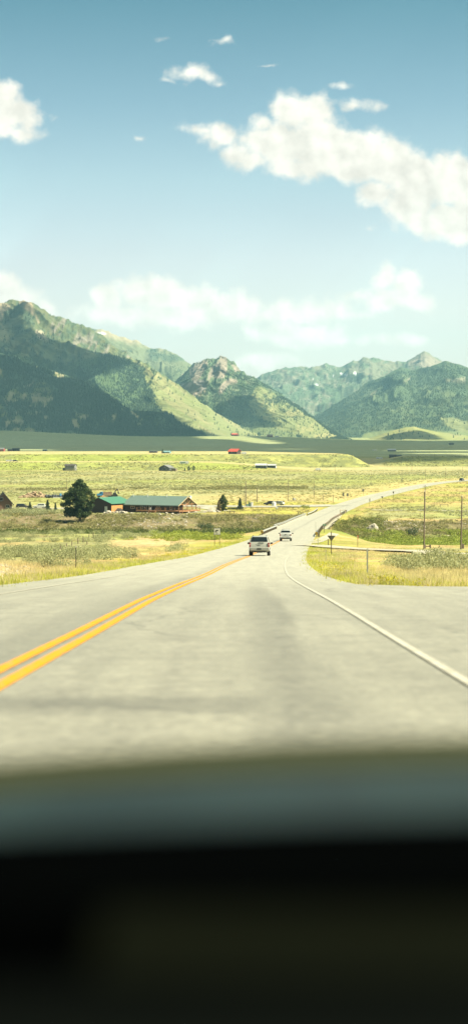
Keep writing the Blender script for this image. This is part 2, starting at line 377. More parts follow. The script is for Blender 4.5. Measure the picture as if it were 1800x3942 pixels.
DRY = (0.34, 0.245, 0.10); STRAW = (0.30, 0.235, 0.095); GREEN = (0.205, 0.225, 0.045); SAGE = (0.235, 0.225, 0.095); PLAIN = (0.255, 0.245, 0.105); DARK = (0.15, 0.125, 0.055); DIRT = (0.20, 0.15, 0.085); GRAV = (0.36, 0.33, 0.27)
def ground_col(X, D):
    lat = X - road_x(D); al = np.abs(lat)
    n1 = fbm(X / 22.0, D / 40.0, 4, 41); n2 = fbm(X / 6.0, D / 10.0, 4, 42); n3 = fbm(X / 90.0, D / 160.0, 4, 43)
    col = np.empty(X.shape + (3,)); col[:] = PLAIN
    def put(m, c_): col[:] = col * (1 - m[..., None]) + np.asarray(c_) * m[..., None]
    put(sst(0.42, 0.6, n3) * 0.6, GREEN); put(sst(0.5, 0.65, fbm(X / 140, D / 60, 3, 44)) * 0.45 * sst(600, 800, D), STRAW)
    near = 1 - sst(600, 700, D)
    put(near, SAGE)
    put(near * sst(0.5, 0.66, n1) * 0.9, DRY); put(near * sst(0.52, 0.66, n2) * 0.55, GREEN)
    # verge
    v = (1 - sst(9, 19, al + (n2 - 0.5) * 14)) * (1 - sst(1300, 1500, D)); put(v, DRY); put(v * sst(0.45, 0.6, n2), (0.31, 0.26, 0.07)); put(v * sst(0.5, 0.62, fbm(X / 11, D / 25, 3, 47)) * 0.7, GREEN)
    g = (1 - sst(6.5, 9.5, al + (n2 - 0.5) * 3)) * sst(4.5, 6, al); put(g * 0.55 * (D < 1300), GREEN)
    # left meadow between houses and road, D 600-720, lush yellow green
    m = sst(-22, 2, X) * (1 - sst(-4, 2, lat + 8)) * sst(596, 625, D) * (1 - sst(760, 800, D)); put(m, (0.29, 0.27, 0.055)); put(m * sst(0.5, 0.62, n2) * 0.6, DRY)
    m = sst(-28, 5, X) * (lat < 0) * sst(770, 790, D) * (1 - sst(850, 900, D)); put(m * 0.8, (0.36, 0.29, 0.12))
    # right of the far road: yellow green sweep
    m = sst(6, 14, lat) * sst(700, 780, D) * (1 - sst(70, 150, lat)); put(m * 0.8, (0.28, 0.27, 0.06)); put(m * sst(0.45, 0.6, n1) * 0.8, DRY)
    # straw strip left of the far road
    m = (1 - sst(8, 50, -lat)) * (lat < 0) * sst(820, 900, D) * (D < 1500); put(m * 0.85, (0.36, 0.29, 0.115))
    dp = np.exp(-((X + 13) / 6.0) ** 2 - ((D - 285) / 55.0) ** 2); put(sst(0.25, 0.6, dp + (n2 - 0.5) * 0.5), (0.38, 0.28, 0.13))
    # river banks and bottom
    bl = sst(392, 420, D) * (1 - sst(638, 650, D + (n2 - 0.5) * 14)) * (1 - sst(-3, 6, lat + 10)); put(bl, DARK); put(bl * sst(0.5, 0.62, n2) * 0.75, (0.15, 0.14, 0.05)); put(bl * sst(0.5, 0.6, fbm(X / 9, D / 9, 3, 48)) * 0.5, DIRT)
    br = sst(400, 440, D) * (1 - sst(588, 603, D + (n2 - 0.5) * 14)) * sst(4, 12, lat); put(br, (0.12, 0.10, 0.045)); put(br * (1 - sst(548, 560, D)), (0.16, 0.20, 0.035)); put(br * sst(0.52, 0.62, n2) * 0.6, (0.17, 0.15, 0.06))
    # yard of the long house
    y = sst(-52, -46, X) * (1 - sst(-14, -8, X)) * sst(640, 648, D) * (1 - sst(690, 700, D)); put(y * 0.5, GREEN)
    # gravel bank at the left verge
    gm = np.exp(-((X + 14.5) / 3.6) ** 2 - ((D - 84) / 20.0) ** 2); put(sst(0.2, 0.5, gm + (n2 - 0.5) * 0.7) * sst(0.42, 0.55, fbm(X / 1.2, D / 1.8, 3, 49)), GRAV)
    # terrace lips and faces
    ft = sst(1545, 1560, D) * (1 - sst(2400, 2500, D))
    dz = terrain(X, D + 6) - terrain(X, D - 6); st = sst(0.25, 0.9, dz) * ft
    put(st, (0.235, 0.235, 0.07)); put(st * sst(0.45, 0.6, n2) * 0.7, (0.12, 0.13, 0.05)); put(st * sst(0.55, 0.7, n3) * 0.7, (0.22, 0.25, 0.045))
    lip = ft * (1 - sst(0.0, 0.25, dz)) * (D > 1600); put(lip * 0.8, (0.36, 0.30, 0.13))
    # dark band of bigger sage crossing the plain
    bd = np.exp(-((D - 985 - X * 0.15 - (n1 - .5) * 60) / 26.0) ** 2) * (lat < -25); put(bd * 0.5, (0.16, 0.165, 0.06))
    # far floor
    ff = sst(2500, 2700, D); put(ff, (0.27, 0.29, 0.14)); put(ff * sst(0.5, 0.6, fbm(X / 500, D / 500, 4, 51)) * 0.3, (0.26, 0.25, 0.11)); put(ff * sst(5200, 6500, D) * 0.7, (0.25, 0.27, 0.11))
    return col
def build_ground():
    Ds = [-60, -40, -25, -12, -4]; d = 0.0
    while d < 100: Ds.append(d); d += 1.0
    while d < 570: Ds.append(d); d += 2.2
    while d < 660: Ds.append(d); d += 1.2
    while d < 1540: Ds.append(d); d += 4.0
    while d < 1900: Ds.append(d); d += 3.5
    while d < 2600: Ds.append(d); d += 12.0
    while d < 16500: Ds.append(d); d += 60 + (d - 2600) * 0.012
    Ds = np.array(Ds)
    u = np.concatenate([-np.geomspace(1.6, 0.16, 26)[:-1], np.linspace(-0.16, 0.16, 221), np.geomspace(0.16, 1.6, 26)[1:]])
    uu, dd = np.meshgrid(u, Ds); X = uu * (np.abs(dd) + 22.0); z = terrain(X, dd)
    nr, nc = X.shape
    col = ground_col(X.ravel(), dd.ravel()); sage = sst(120, 300, dd.ravel()) * (np.abs(X.ravel() - road_x(dd.ravel())) > 12)
    i = np.arange(nr - 1)[:, None] * nc + np.arange(nc - 1)[None, :]; i = i.ravel()
    faces = np.stack([i, i + 1, i + nc + 1, i + nc], 1)
    M = land('meadow_ground', ((1.4, 0.32), (0.35, 0.34), (0.07, 0.28), (0.018, 0.16)), 1.0, 1.1, 0.4, speck=0.35, sscale=0.33)
    o = np_mesh('ground', np.stack([X.ravel(), dd.ravel(), z.ravel()], 1), faces, M, {'Col': ('FLOAT_COLOR', np.c_[col, np.ones(len(col))]), 'sage': ('FLOAT', sage)})
    tag(o, kind='structure'); return o
build_ground()
# ------------------------------------------------------------------ roads
def asphalt():
    m, t, b = new_mat('asphalt'); n_ = t.nodes; l = t.links
    def tn(vec, s_, d=5, r=0.6):
        n = n_.new('ShaderNodeTexNoise'); n.inputs['Scale'].default_value = s_; n.inputs['Detail'].default_value = d; n.inputs['Roughness'].default_value = r; l.new(vec, n.inputs['Vector']); return n.outputs['Fac']
    def mr(v, a, b_, c_, d, sm=True):
        n = n_.new('ShaderNodeMapRange'); n.interpolation_type = 'SMOOTHSTEP' if sm else 'LINEAR'
        for k, x in zip(('From Min', 'From Max', 'To Min', 'To Max'), (a, b_, c_, d)): n.inputs[k].default_value = x
        l.new(v, n.inputs['Value']); return n.outputs[0]
    def ma(op, a, b_):
        n = n_.new('ShaderNodeMath'); n.operation = op
        for i, x in enumerate((a, b_)):
            if isinstance(x, (int, float)): n.inputs[i].default_value = x
            else: l.new(x, n.inputs[i])
        return n.outputs[0]
    at_ = n_.new('ShaderNodeAttribute'); at_.attribute_name = 'lane'; vec = at_.outputs['Vector']
    sp = n_.new('ShaderNodeSeparateXYZ'); l.new(vec, sp.inputs[0]); lat, dist = sp.outputs[0], sp.outputs[1]
    st = n_.new('ShaderNodeMapping'); st.inputs['Scale'].default_value = (2.2, 0.10, 1); l.new(vec, st.inputs[0])
    streak = tn(st.outputs[0], 1.0, 5, 0.6); grain = tn(vec, 9, 5, 0.8); blotch = tn(vec, 1.4, 5, 0.65); big = tn(vec, 0.12, 3)
    v = ma('MULTIPLY', mr(streak, 0.25, 0.75, 0.84, 1.15, False), mr(grain, 0.32, 0.68, 0.60, 1.40, False))
    v = ma('MULTIPLY', v, mr(blotch, 0.3, 0.7, 0.82, 1.13, False)); v = ma('MULTIPLY', v, mr(big, 0.3, 0.7, 0.95, 1.05, False))
    # oil and tyre darkening down the middle of the lane
    cn = ma('ABSOLUTE', ma('SUBTRACT', ma('ADD', lat, ma('MULTIPLY', ma('SUBTRACT', streak, 0.5), 0.8)), 2.28), 0)
    oil = ma('MULTIPLY', ma('MULTIPLY', mr(cn, 0.10, 0.50, 1, 0), mr(blotch, 0.35, 0.6, 0.2, 1.0)), mr(dist, 26, 75, 1.0, 0.15)); v = ma('MULTIPLY', v, ma('SUBTRACT', 1.0, ma('MULTIPLY', oil, 0.36)))
    cn2 = ma('ABSOLUTE', ma('SUBTRACT', lat, -0.5), 0); oil2 = ma('MULTIPLY', mr(cn2, 0.1, 0.8, 1, 0), mr(blotch, 0.4, 0.6, 0.3, 1.0)); v = ma('MULTIPLY', v, ma('SUBTRACT', 1.0, ma('MULTIPLY', oil2, 0.30)))
    # tar patch across the lane
    pd = ma('ADD', dist, ma('MULTIPLY', ma('SUBTRACT', blotch, 0.5), 0.7)); pa = ma('MULTIPLY', mr(ma('ABSOLUTE', ma('SUBTRACT', pd, 12.4), 0), 0.15, 1.1, 1, 0), mr(ma('ADD', lat, ma('MULTIPLY', blotch, 0.6)), 1.9, 2.5, 1, 0)); v = ma('MULTIPLY', v, ma('SUBTRACT', 1.0, ma('MULTIPLY', pa, 0.34)))
    v = ma('MULTIPLY', v, mr(dist, 8, 110, 0.80, 1.2))  # glare painted into the colour: darker close by, brighter far down the road
    # cracks
    vo = n_.new('ShaderNodeTexVoronoi'); vo.feature = 'DISTANCE_TO_EDGE'; vo.inputs['Scale'].default_value = 0.23
    ds = n_.new('ShaderNodeVectorMath'); ds.operation = 'ADD'; l.new(vec, ds.inputs[0]); nn = n_.new('ShaderNodeTexNoise'); nn.inputs['Scale'].default_value = 1.2; l.new(vec, nn.inputs['Vector']); l.new(nn.outputs['Color'], ds.inputs[1]); l.new(ds.outputs[0], vo.inputs['Vector'])
    ck = ma('MULTIPLY', mr(vo.outputs['Distance'], 0.004, 0.016, 1, 0), mr(tn(vec, 0.06, 2), 0.48, 0.6, 0, 0.35)); v = ma('MULTIPLY', v, ma('SUBTRACT', 1.0, ck))
    q = n_.new('ShaderNodeVectorMath'); q.operation = 'SCALE'; q.inputs[0].default_value = (0.245, 0.232, 0.168); l.new(v, q.inputs['Scale']); l.new(q.outputs[0], b.inputs['Base Color'])
    b.inputs['Roughness'].default_value = 0.62; b.inputs['Specular IOR Level'].default_value = 0.8
    bp = n_.new('ShaderNodeBump'); bp.inputs['Strength'].default_value = 0.35; bp.inputs['Distance'].default_value = 0.006; l.new(grain, bp.inputs['Height']); l.new(bp.outputs[0], b.inputs['Normal'])
    return m
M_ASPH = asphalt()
def strip(name, Dv, xl, xr, mat, dz=0.0, ncol=8, zfn=None, along=None):
    """sheet between two lateral curves given at the distances Dv"""
    Dv = np.asarray(Dv, float); t_ = np.linspace(0, 1, ncol + 1)
    X = xl[:, None] * (1 - t_) + xr[:, None] * t_; DD = np.repeat(Dv[:, None], ncol + 1, 1)
    Z = (-road_drop(DD) if zfn is None else zfn(X, DD)) + dz
    lat = X - road_x(DD); nr, nc = X.shape
    i = (np.arange(nr - 1)[:, None] * nc + np.arange(nc - 1)[None, :]).ravel(); f = np.stack([i, i + 1, i + nc + 1, i + nc], 1)
    return np_mesh(name, np.stack([X.ravel(), DD.ravel(), Z.ravel()], 1), f, mat, {'lane': ('FLOAT_VECTOR', np.stack([lat.ravel(), DD.ravel(), np.zeros(X.size)], 1))})
def secant(D): g = np.interp(D, _t, np.gradient(_xs)); return np.sqrt(1 + g * g)
Dr = np.concatenate([np.arange(-30, 60, 1.0), np.arange(60, 1340, 3.0)])
right_edge = np.interp(Dr, [-30, 22, 26, 44, 50, 54, 58, 62, 70, 86, 132, 180, 1340], [5.5, 6, 30, 30, 17, 7.4, 5.4, 5.35, 5.3, 5.2, 5.2, 5.4, 5.4])
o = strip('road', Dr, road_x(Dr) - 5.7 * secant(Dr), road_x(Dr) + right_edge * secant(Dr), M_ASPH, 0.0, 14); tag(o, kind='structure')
def line_strip(name, a, b_, lat0, wd, mat, dz):
    D = np.concatenate([np.arange(a, min(b_, 60), 0.8), np.arange(max(a, 60), b_, 3.0)]); s_ = secant(D)
    o = strip(name, D, road_x(D) + (lat0 - wd / 2) * s_, road_x(D) + (lat0 + wd / 2) * s_, mat, dz, 1); tag(o, kind='structure'); return o
def paint(name, col, wear=0.45):
    m, t, b = new_mat(name); at_ = t.nodes.new('ShaderNodeAttribute'); at_.attribute_name = 'lane'
    n = t.nodes.new('ShaderNodeTexNoise'); n.inputs['Scale'].default_value = 9; n.inputs['Detail'].default_value = 5; t.links.new(at_.outputs['Vector'], n.inputs['Vector'])
    r = t.nodes.new('ShaderNodeMapRange'); r.inputs['From Min'].default_value = wear; r.inputs['From Max'].default_value = wear + 0.12; r.inputs['To Min'].default_value = 0.35; t.links.new(n.outputs['Fac'], r.inputs['Value'])
    mx = t.nodes.new('ShaderNodeMix'); mx.data_type = 'RGBA'; t.links.new(r.outputs[0], mx.inputs[0]); mx.inputs[6].default_value = (0.22, 0.205, 0.14, 1); mx.inputs[7].default_value = (*col, 1)
    t.links.new(mx.outputs[2], b.inputs['Base Color']); b.inputs['Roughness'].default_value = 0.85; b.inputs['Specular IOR Level'].default_value = 0.15; return m
M_YEL = paint('yellow_road_paint', (0.54, 0.215, 0.002), 0.36); M_WHT = paint('white_road_paint', (0.38, 0.365, 0.30), 0.44)
line_strip('road_marking_yellow', -20, 330, 0.0, 0.135, M_YEL, 0.012)
line_strip('road_marking_yellow', -20, 330, -0.245, 0.13, M_YEL, 0.012)
line_strip('road_marking_white', -20, 1300, 3.62, 0.092, M_WHT, 0.012)
line_strip('road_marking_white', -20, 1300, -3.85, 0.10, M_WHT, 0.012)
M_DUST = flat('pale_gravel', (0.31, 0.28, 0.20), 0.95, vary=0.2, vscale=1.5)
def ribbon(name, pts, wd, mat, dz=0.08, n=60):
    pts = np.array(pts, float); s_ = np.r_[0, np.cumsum(np.hypot(*np.diff(pts, axis=0).T))]; q = np.linspace(0, s_[-1], n)
    x = np.interp(q, s_, pts[:, 0]); y = np.interp(q, s_, pts[:, 1])
    for _ in range(3): x[1:-1] = (x[:-2] + x[1:-1] + x[2:]) / 3; y[1:-1] = (y[:-2] + y[1:-1] + y[2:]) / 3
    tx, ty = np.gradient(x), np.gradient(y); ln = np.hypot(tx, ty); nx, ny = -ty / ln, tx / ln
    c5 = np.linspace(-0.5, 0.5, 6); jag = 1 + (fbm(q / 2.5, 0, 3, 9) - 0.5) * 0.25
    X = x[:, None] + nx[:, None] * c5 * wd * jag[:, None]; Y = y[:, None] + ny[:, None] * c5 * wd * jag[:, None]; Z = terrain(X, Y) + dz
    nc = 6; i = (np.arange(n - 1)[:, None] * nc + np.arange(nc - 1)[None, :]).ravel(); f = np.stack([i, i + nc, i + nc + 1, i + 1], 1)
    o = np_mesh(name, np.stack([X.ravel(), Y.ravel(), Z.ravel()], 1), f, mat, {'lane': ('FLOAT_VECTOR', np.stack([(X * 0 + 9).ravel(), Y.ravel(), X.ravel()], 1))}); tag(o, kind='structure'); return o
ribbon('gravel_track', [hit(1172, 2101)[:2], hit(1230, 2104)[:2], hit(1316, 2112)[:2], hit(1480, 2121)[:2], hit(1647, 2129)[:2], hit(1760, 2140)[:2]], 3.8, M_DUST, 0.16, 160)
ribbon('far_track', [(52, 690), (60, 688), (75, 684), (110, 675)], 4.0, M_DUST, 0.12)
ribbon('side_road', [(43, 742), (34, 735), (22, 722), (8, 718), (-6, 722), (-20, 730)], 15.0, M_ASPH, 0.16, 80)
ribbon('driveway', [(-12, 716), (-8, 690), (-4, 676), (-14, 668), (-26, 664)], 7.0, M_DUST, 0.14, 80)
ribbon('driveway', [(-50, 700), (-64, 702), (-82, 705), (-110, 700)], 7.0, M_DUST, 0.14, 60)
def water():
    m, t, b = new_mat('river_water'); b.inputs['Base Color'].default_value = (0.03, 0.04, 0.025, 1); b.inputs['Roughness'].default_value = 0.12
    n = t.nodes.new('ShaderNodeTexNoise'); n.inputs['Scale'].default_value = 1.5; co = t.nodes.new('ShaderNodeTexCoord'); t.links.new(co.outputs['Object'], n.inputs['Vector']); bp = t.nodes.new('ShaderNodeBump'); bp.inputs['Strength'].default_value = 0.4; bp.inputs['Distance'].default_value = 0.1; t.links.new(n.outputs['Fac'], bp.inputs['Height']); t.links.new(bp.outputs[0], b.inputs['Normal']); return m
pw = np.array([(-300, 560), (-160, 574), (-60, 578), (-10, 574), (12, 560), (30, 540), (60, 528), (120, 524), (260, 520)], float); Xw = np.linspace(-300, 260, 120); Yw = np.interp(Xw, pw[:, 0], pw[:, 1]); Vw = np.array([(x, y + s, -30.15) for x, y in zip(Xw, Yw) for s in (-11, 11)])
o = np_mesh('river', Vw, [(2 * i, 2 * i + 2, 2 * i + 3, 2 * i + 1) for i in range(119)], water()); tag(o, kind='structure')
ribbon('yard_path', [(-10, 652), (-20, 651.5), (-27, 652.5)], 3.4, M_DUST, 0.12, 40)
ribbon('shoulder_gravel', [hit(1195, 2092)[:2], (16.5, 330), (19, 360), (22.0, 400)], 2.2, M_DUST, 0.05, 80)
# ------------------------------------------------------------------ mountains (each a land form of its own, at its own distance)
M_MTN = land('mountain_ground', ((0.02, 0.10), (0.004, 0.10)), 0.6, 0.03, 10.0)
FOREST = (0.06, 0.095, 0.06); MEAD = (0.19, 0.205, 0.085); ROCK = (0.19, 0.175, 0.135); TAN = (0.28, 0.23, 0.145); SCREE = (0.26, 0.21, 0.17); SNOW = (0.8, 0.8, 0.8); OLIVE = (0.12, 0.14, 0.06)
CONES = []      # forest tree spots: x, y, z, height
SHADE = []      # ground spots that lie under the shadow of a cloud
def mountain(sil, Dr_pts, Df_pts, px0, px1, amp, seed, paintfn, gexp=1.15, step=3.0, nt=130, wl=(420, 1100), fine=0.3, jag=0.0, ztop=1.0):
    sil = np.array(sil, float); px = np.arange(px0, px1 + step, step)
    row = np.interp(px, sil[:, 0], sil[:, 1]); Dr = np.interp(px, [p[0] for p in Dr_pts], [p[1] for p in Dr_pts]); Df = np.interp(px, [p[0] for p in Df_pts], [p[1] for p in Df_pts])
    t = np.concatenate([np.linspace(0, 1, nt) ** 0.85, np.linspace(1.02, 1.7, 22)])
    T, PX = np.meshgrid(t, px, indexing='ij'); D = Df + (Dr - Df) * T; u = (PX - 900) / F; X = u * D
    zr = (HR - row) / F * Dr; zf = terrain(u[0] * Df, Df) - 12
    g = np.where(T <= 1, np.clip(T, 0, 1) ** gexp, 1 - (T - 1) * 0.9); Z = zf + (zr - zf) * g
    wx = X + (fbm(X / 500, D / 500, 3, seed + 9) - 0.5) * 500
    sk = wx + 0.35 * (D - Df)
    rn = ridged(sk / wl[0], D / wl[1], 5, seed, 0.52) - 0.45; fn = fbm(X / 60, D / 80, 4, seed + 3) - 0.5
    env = np.sin(np.clip(T, 0, 1.0) * np.pi * 0.93) ** 0.7 * sst(0, 0.15, T) + 0.05
    rel = np.clip((zr - zf) / 400, 0.15, 1.6)
    Z = Z + (amp * rn * env + amp * fine * fn * (env + 0.15)) * rel
    if jag: Z = Z + jag * (0.3 + 0.7 * sst(130, 260, PX)) * (ridged(X / 90, D / 220, 4, seed + 5) - 0.5) * sst(0.5, 1, T) * rel
    ROW = HR - Z / D * F
    dzx = np.gradient(Z, axis=1) / np.gradient(X, axis=1); dzt = np.gradient(Z, axis=0) / np.maximum(np.gradient(D, axis=0), 1e-3)
    steep = np.hypot(dzx, dzt)
    col, fr, sh, csz = paintfn(PX, ROW, X, D, T, rn, fn, dzx, steep)
    nr, nc = X.shape; i = (np.arange(nr - 1)[:, None] * nc + np.arange(nc - 1)[None, :]).ravel(); f = np.stack([i, i + 1, i + nc + 1, i + nc], 1)
    o = np_mesh('mountain', np.stack([X.ravel(), D.ravel(), Z.ravel()], 1), f, M_MTN, {'Col': ('FLOAT_COLOR', np.c_[np.clip(col, 0, 1).reshape(-1, 3), np.ones(X.size)])})
    tag(o, kind='structure')
    inf = (PX > -260) & (PX < 2060) & (T < 0.97)
    # forest spots
    want, n = csz[0], X.size; idx = rng.integers(0, nt - 1, want * 4) * nc + rng.integers(0, nc - 1, want * 4)
    keep = rng.random(len(idx)) < fr.ravel()[idx]; keep &= inf.ravel()[idx]; idx = idx[keep][:want]
    a = rng.random(len(idx)); b = rng.random(len(idx)); Xr, Dq, Zq = X.ravel(), D.ravel(), Z.ravel()
    px_ = Xr[idx] + a * (Xr[idx + 1] - Xr[idx]) + b * (Xr[idx + nc] - Xr[idx]); py_ = Dq[idx] + b * (Dq[idx + nc] - Dq[idx])
    pz_ = Zq[idx] * (1 - a) * (1 - b) + Zq[idx + 1] * a * (1 - b) + Zq[idx + nc] * (1 - a) * b + Zq[idx + nc + 1] * a * b
    CONES.append(np.stack([px_, py_, pz_ - 2, csz[1] * (0.6 + 0.8 * rng.random(len(idx)))], 1))
    s_ = (sh > 0.5) & inf
    SHADE.append(np.stack([X[s_], D[s_], Z[s_]], 1))
    return o
def wp(PX, ROW, seed, k=28, wl=70.0):
    return PX + (fbm(PX / wl, ROW / wl, 4, seed) - 0.5) * 2 * k, ROW + (fbm(PX / wl + 40, ROW / wl, 4, seed + 1) - 0.5) * 2 * k
def start(X, c_): col = np.empty(X.shape + (3,)); col[:] = c_; return col
def put(col, m, c_): m = np.clip(m, 0, 1); col[:] = col * (1 - m[..., None]) + np.asarray(c_) * m[..., None]
def inpoly(PX, ROW, poly, seed=1, k=14, soft=8, wl=50): a, b = wp(PX, ROW, seed, k, wl); return sst(-soft, soft, poly_sd(a, b, poly))

def p_front(PX, ROW, X, D, T, rn, fn, dzx, steep):       # dark wooded hill, front left
    col = start(X, FOREST); nz = fbm(PX / 60, ROW / 45, 4, 61); nb = fbm(PX / 22, ROW / 22, 3, 62)
    put(col, sst(0.56, 0.64, nz) * 0.8, (0.13, 0.15, 0.055)); rk = sst(0.60, 0.66, nz * 0.5 + nb * 0.5 + np.clip(dzx, -1, 1) * 0.02)
    put(col, rk * 0.8, (0.24, 0.22, 0.13))
    low = sst(1640, 1700, ROW) * sst(0.56, 0.66, nb); put(col, low * 0.7, (0.16, 0.18, 0.08))
    fr = np.clip(0.95 - rk * 0.9 - low * 0.6 - sst(0.58, 0.64, nz) * 0.5, 0.02, 1)
    lit = inpoly(PX, ROW, [(0, 1350), (90, 1380), (250, 1440), (320, 1485), (230, 1500), (180, 1560), (220, 1600), (180, 1610), (120, 1560), (100, 1480), (40, 1420)], 63, 45, 4, 60)
    sh = (((lit < 0.5) & (fbm(PX / 45, ROW / 60, 3, 64) < 0.62)) | (nz < 0.45)).astype(float)
    return col, fr, sh, (19000, 13)
mountain([(-300, 1290), (-100, 1310), (0, 1352), (60, 1372), (100, 1398), (180, 1420), (250, 1440), (320, 1470), (380, 1500), (430, 1528), (470, 1556), (520, 1590), (560, 1620), (600, 1650), (640, 1672), (680, 1686), (740, 1697), (800, 1704)],
         [(-300, 8300), (0, 8200), (500, 7700), (800, 7300)], [(-300, 6350), (0, 6500), (400, 6900), (800, 7200)], -300, 800, 80, 101, p_front, 1.0, wl=(300, 900), jag=6)

def p_left(PX, ROW, X, D, T, rn, fn, dzx, steep):        # big mountain with the cliffs and the grassy spur
    col = start(X, (0.105, 0.125, 0.062)); nz = fbm(PX / 50, ROW / 40, 5, 71); nb = fbm(PX / 18, ROW / 18, 4, 72); rg = ridged(PX / 26 + ROW / 60, ROW / 80, 4, 73)
    high = 1 - sst(1330, 1400, ROW + (PX > 300) * 0)
    put(col, sst(0.46, 0.56, nz) * 0.7, (0.13, 0.135, 0.065)); put(col, sst(0.44, 0.58, nb) * 0.7, FOREST)
    bald = inpoly(PX, ROW, [(70, 1158), (90, 1148), (118, 1152), (135, 1190), (132, 1215), (110, 1200), (85, 1185)], 74, 8, 5); put(col, bald, TAN)
    put(col, inpoly(PX, ROW, [(-50, 1160), (0, 1160), (35, 1170), (38, 1190), (18, 1200), (10, 1235), (-40, 1200)], 75, 8, 5), (0.30, 0.25, 0.16))
    put(col, inpoly(PX, ROW, [(128, 1195), (142, 1215), (158, 1240), (150, 1245)], 75, 5, 3), (0.28, 0.24, 0.15))
    crag = inpoly(PX, ROW, [(200, 1205), (260, 1222), (300, 1258), (345, 1272), (420, 1318), (480, 1362), (520, 1384), (430, 1384), (360, 1362), (300, 1340), (240, 1305), (200, 1270)], 76, 14, 10)
    put(col, crag * sst(0.4, 0.65, rg) * 0.8, ROCK); put(col, crag * sst(0.62, 0.8, rg) * 0.5, (0.27, 0.24, 0.185))
    put(col, inpoly(PX, ROW, [(125, 1270), (150, 1260), (175, 1290), (190, 1320), (160, 1310)], 77, 10, 5) * sst(0.45, 0.6, nb), (0.34, 0.30, 0.20))
    put(col, inpoly(PX, ROW, [(-20, 1240), (10, 1245), (40, 1290), (30, 1320), (-20, 1310)], 78, 10, 6) * 0.7, (0.24, 0.22, 0.11))
    grass = inpoly(PX, ROW, [(480, 1372), (540, 1390), (700, 1494), (860, 1604), (1010, 1680), (1090, 1704), (860, 1700), (780, 1660), (690, 1640), (640, 1600), (600, 1570), (590, 1530), (575, 1490), (555, 1450), (560, 1420), (520, 1400)], 79, 12, 5, 35)
    put(col, grass, MEAD); put(col, grass * sst(0.5, 0.64, fbm(PX / 90 + ROW / 160, (ROW - PX * 0.68) / 16, 4, 80)) * 0.6, (0.25, 0.23, 0.11)); put(col, grass * sst(0.55, 0.68, fbm(PX / 80, (ROW - PX * 0.62) / 9, 4, 81)) * 0.5, (0.15, 0.18, 0.06))
    gtop = inpoly(PX, ROW, [(560, 1395), (640, 1440), (720, 1500), (640, 1480), (580, 1440)], 82, 10, 5); gw = gtop * sst(0.5, 0.58, nb); put(col, gw * 0.7, (0.10, 0.14, 0.05))
    wood = inpoly(PX, ROW, [(-300, 1340), (0, 1350), (250, 1400), (420, 1370), (500, 1385), (560, 1420), (560, 1450), (580, 1490), (600, 1530), (606, 1570), (650, 1600), (700, 1640), (790, 1672), (790, 1720), (-300, 1720)], 79, 12, 6, 35)
    put(col, wood * 0.9, (0.065, 0.10, 0.045))
    fr = np.clip(wood + gw * 0.5 + sst(0.52, 0.6, nb) * 0.30 * (1 - grass) * (1 - crag) * (1 - bald) + grass * 0.008 + grass * sst(0.64, 0.68, nb) * 0.03, 0, 1)
    sh = inpoly(PX, ROW, [(-280, 1190), (-20, 1200), (30, 1215), (110, 1262), (170, 1305), (260, 1330), (330, 1352), (400, 1368), (500, 1390), (440, 1420), (360, 1450), (260, 1470), (-280, 1470)], 84, 10, 6, 90)
    sh = np.maximum(sh, inpoly(PX, ROW, [(540, 1592), (620, 1588), (660, 1600), (720, 1640), (800, 1672), (940, 1700), (500, 1710), (430, 1600)], 85, 5, 4))
    return col, fr, sh, (22000, 12.5)
mountain([(-300, 1120), (-150, 1180), (-60, 1165), (0, 1160), (30, 1168), (55, 1166), (75, 1156), (90, 1150), (118, 1152), (135, 1160), (165, 1180), (200, 1203), (215, 1210), (245, 1216), (262, 1228), (275, 1240), (285, 1243), (300, 1256), (318, 1262), (335, 1272), (352, 1276), (370, 1288), (390, 1296), (415, 1308), (430, 1322), (440, 1330), (460, 1340), (480, 1360), (505, 1376), (530, 1384), (560, 1400), (600, 1422), (640, 1448), (700, 1492), (760, 1534), (830, 1584), (900, 1628), (960, 1658), (1020, 1682), (1080, 1698), (1120, 1704)],
         [(-300, 10600), (0, 10300), (500, 9800), (800, 8700), (1120, 7700)], [(-300, 7600), (500, 7500), (800, 7100), (1120, 7300)], -300, 1120, 95, 111, p_left, 1.05, step=2.2, nt=230, wl=(400, 1400), jag=30, fine=0.12)

def p_behind(PX, ROW, X, D, T, rn, fn, dzx, steep):
    col = start(X, (0.14, 0.16, 0.085)); nz = fbm(PX / 50, ROW / 30, 5, 91); put(col, (1 - sst(1275, 1305, ROW - (PX - 400) * 0.25 + (nz - 0.5) * 30)), (0.30, 0.26, 0.16)); put(col, sst(0.5, 0.6, nz) * 0.7, FOREST)
    put(col, sst(1400, 1450, ROW) * 0.8, (0.09, 0.12, 0.06)); put(col, inpoly(PX, ROW, [(700, 1440), (760, 1425), (760, 1440), (710, 1460)], 92, 4, 3), (0.36, 0.30, 0.22))
    put(col, inpoly(PX, ROW, [(376, 1281), (395, 1278), (410, 1285), (385, 1288)], 93, 3, 2), SNOW)
    return col, np.clip(sst(0.5, 0.6, nz) * 0.5 + sst(1380, 1450, ROW) * 0.5, 0, 1), np.zeros(X.shape), (5000, 12)
mountain([(100, 1300), (250, 1260), (330, 1264), (360, 1262), (390, 1263), (420, 1276), (460, 1296), (500, 1306), (530, 1312), (560, 1332), (580, 1340), (600, 1340), (640, 1344), (680, 1362), (730, 1396), (760, 1420), (800, 1450), (900, 1500)],
         [(100, 14000), (900, 13200)], [(100, 11000), (900, 11000)], 100, 900, 90, 121, p_behind, 1.0, step=3, nt=90)

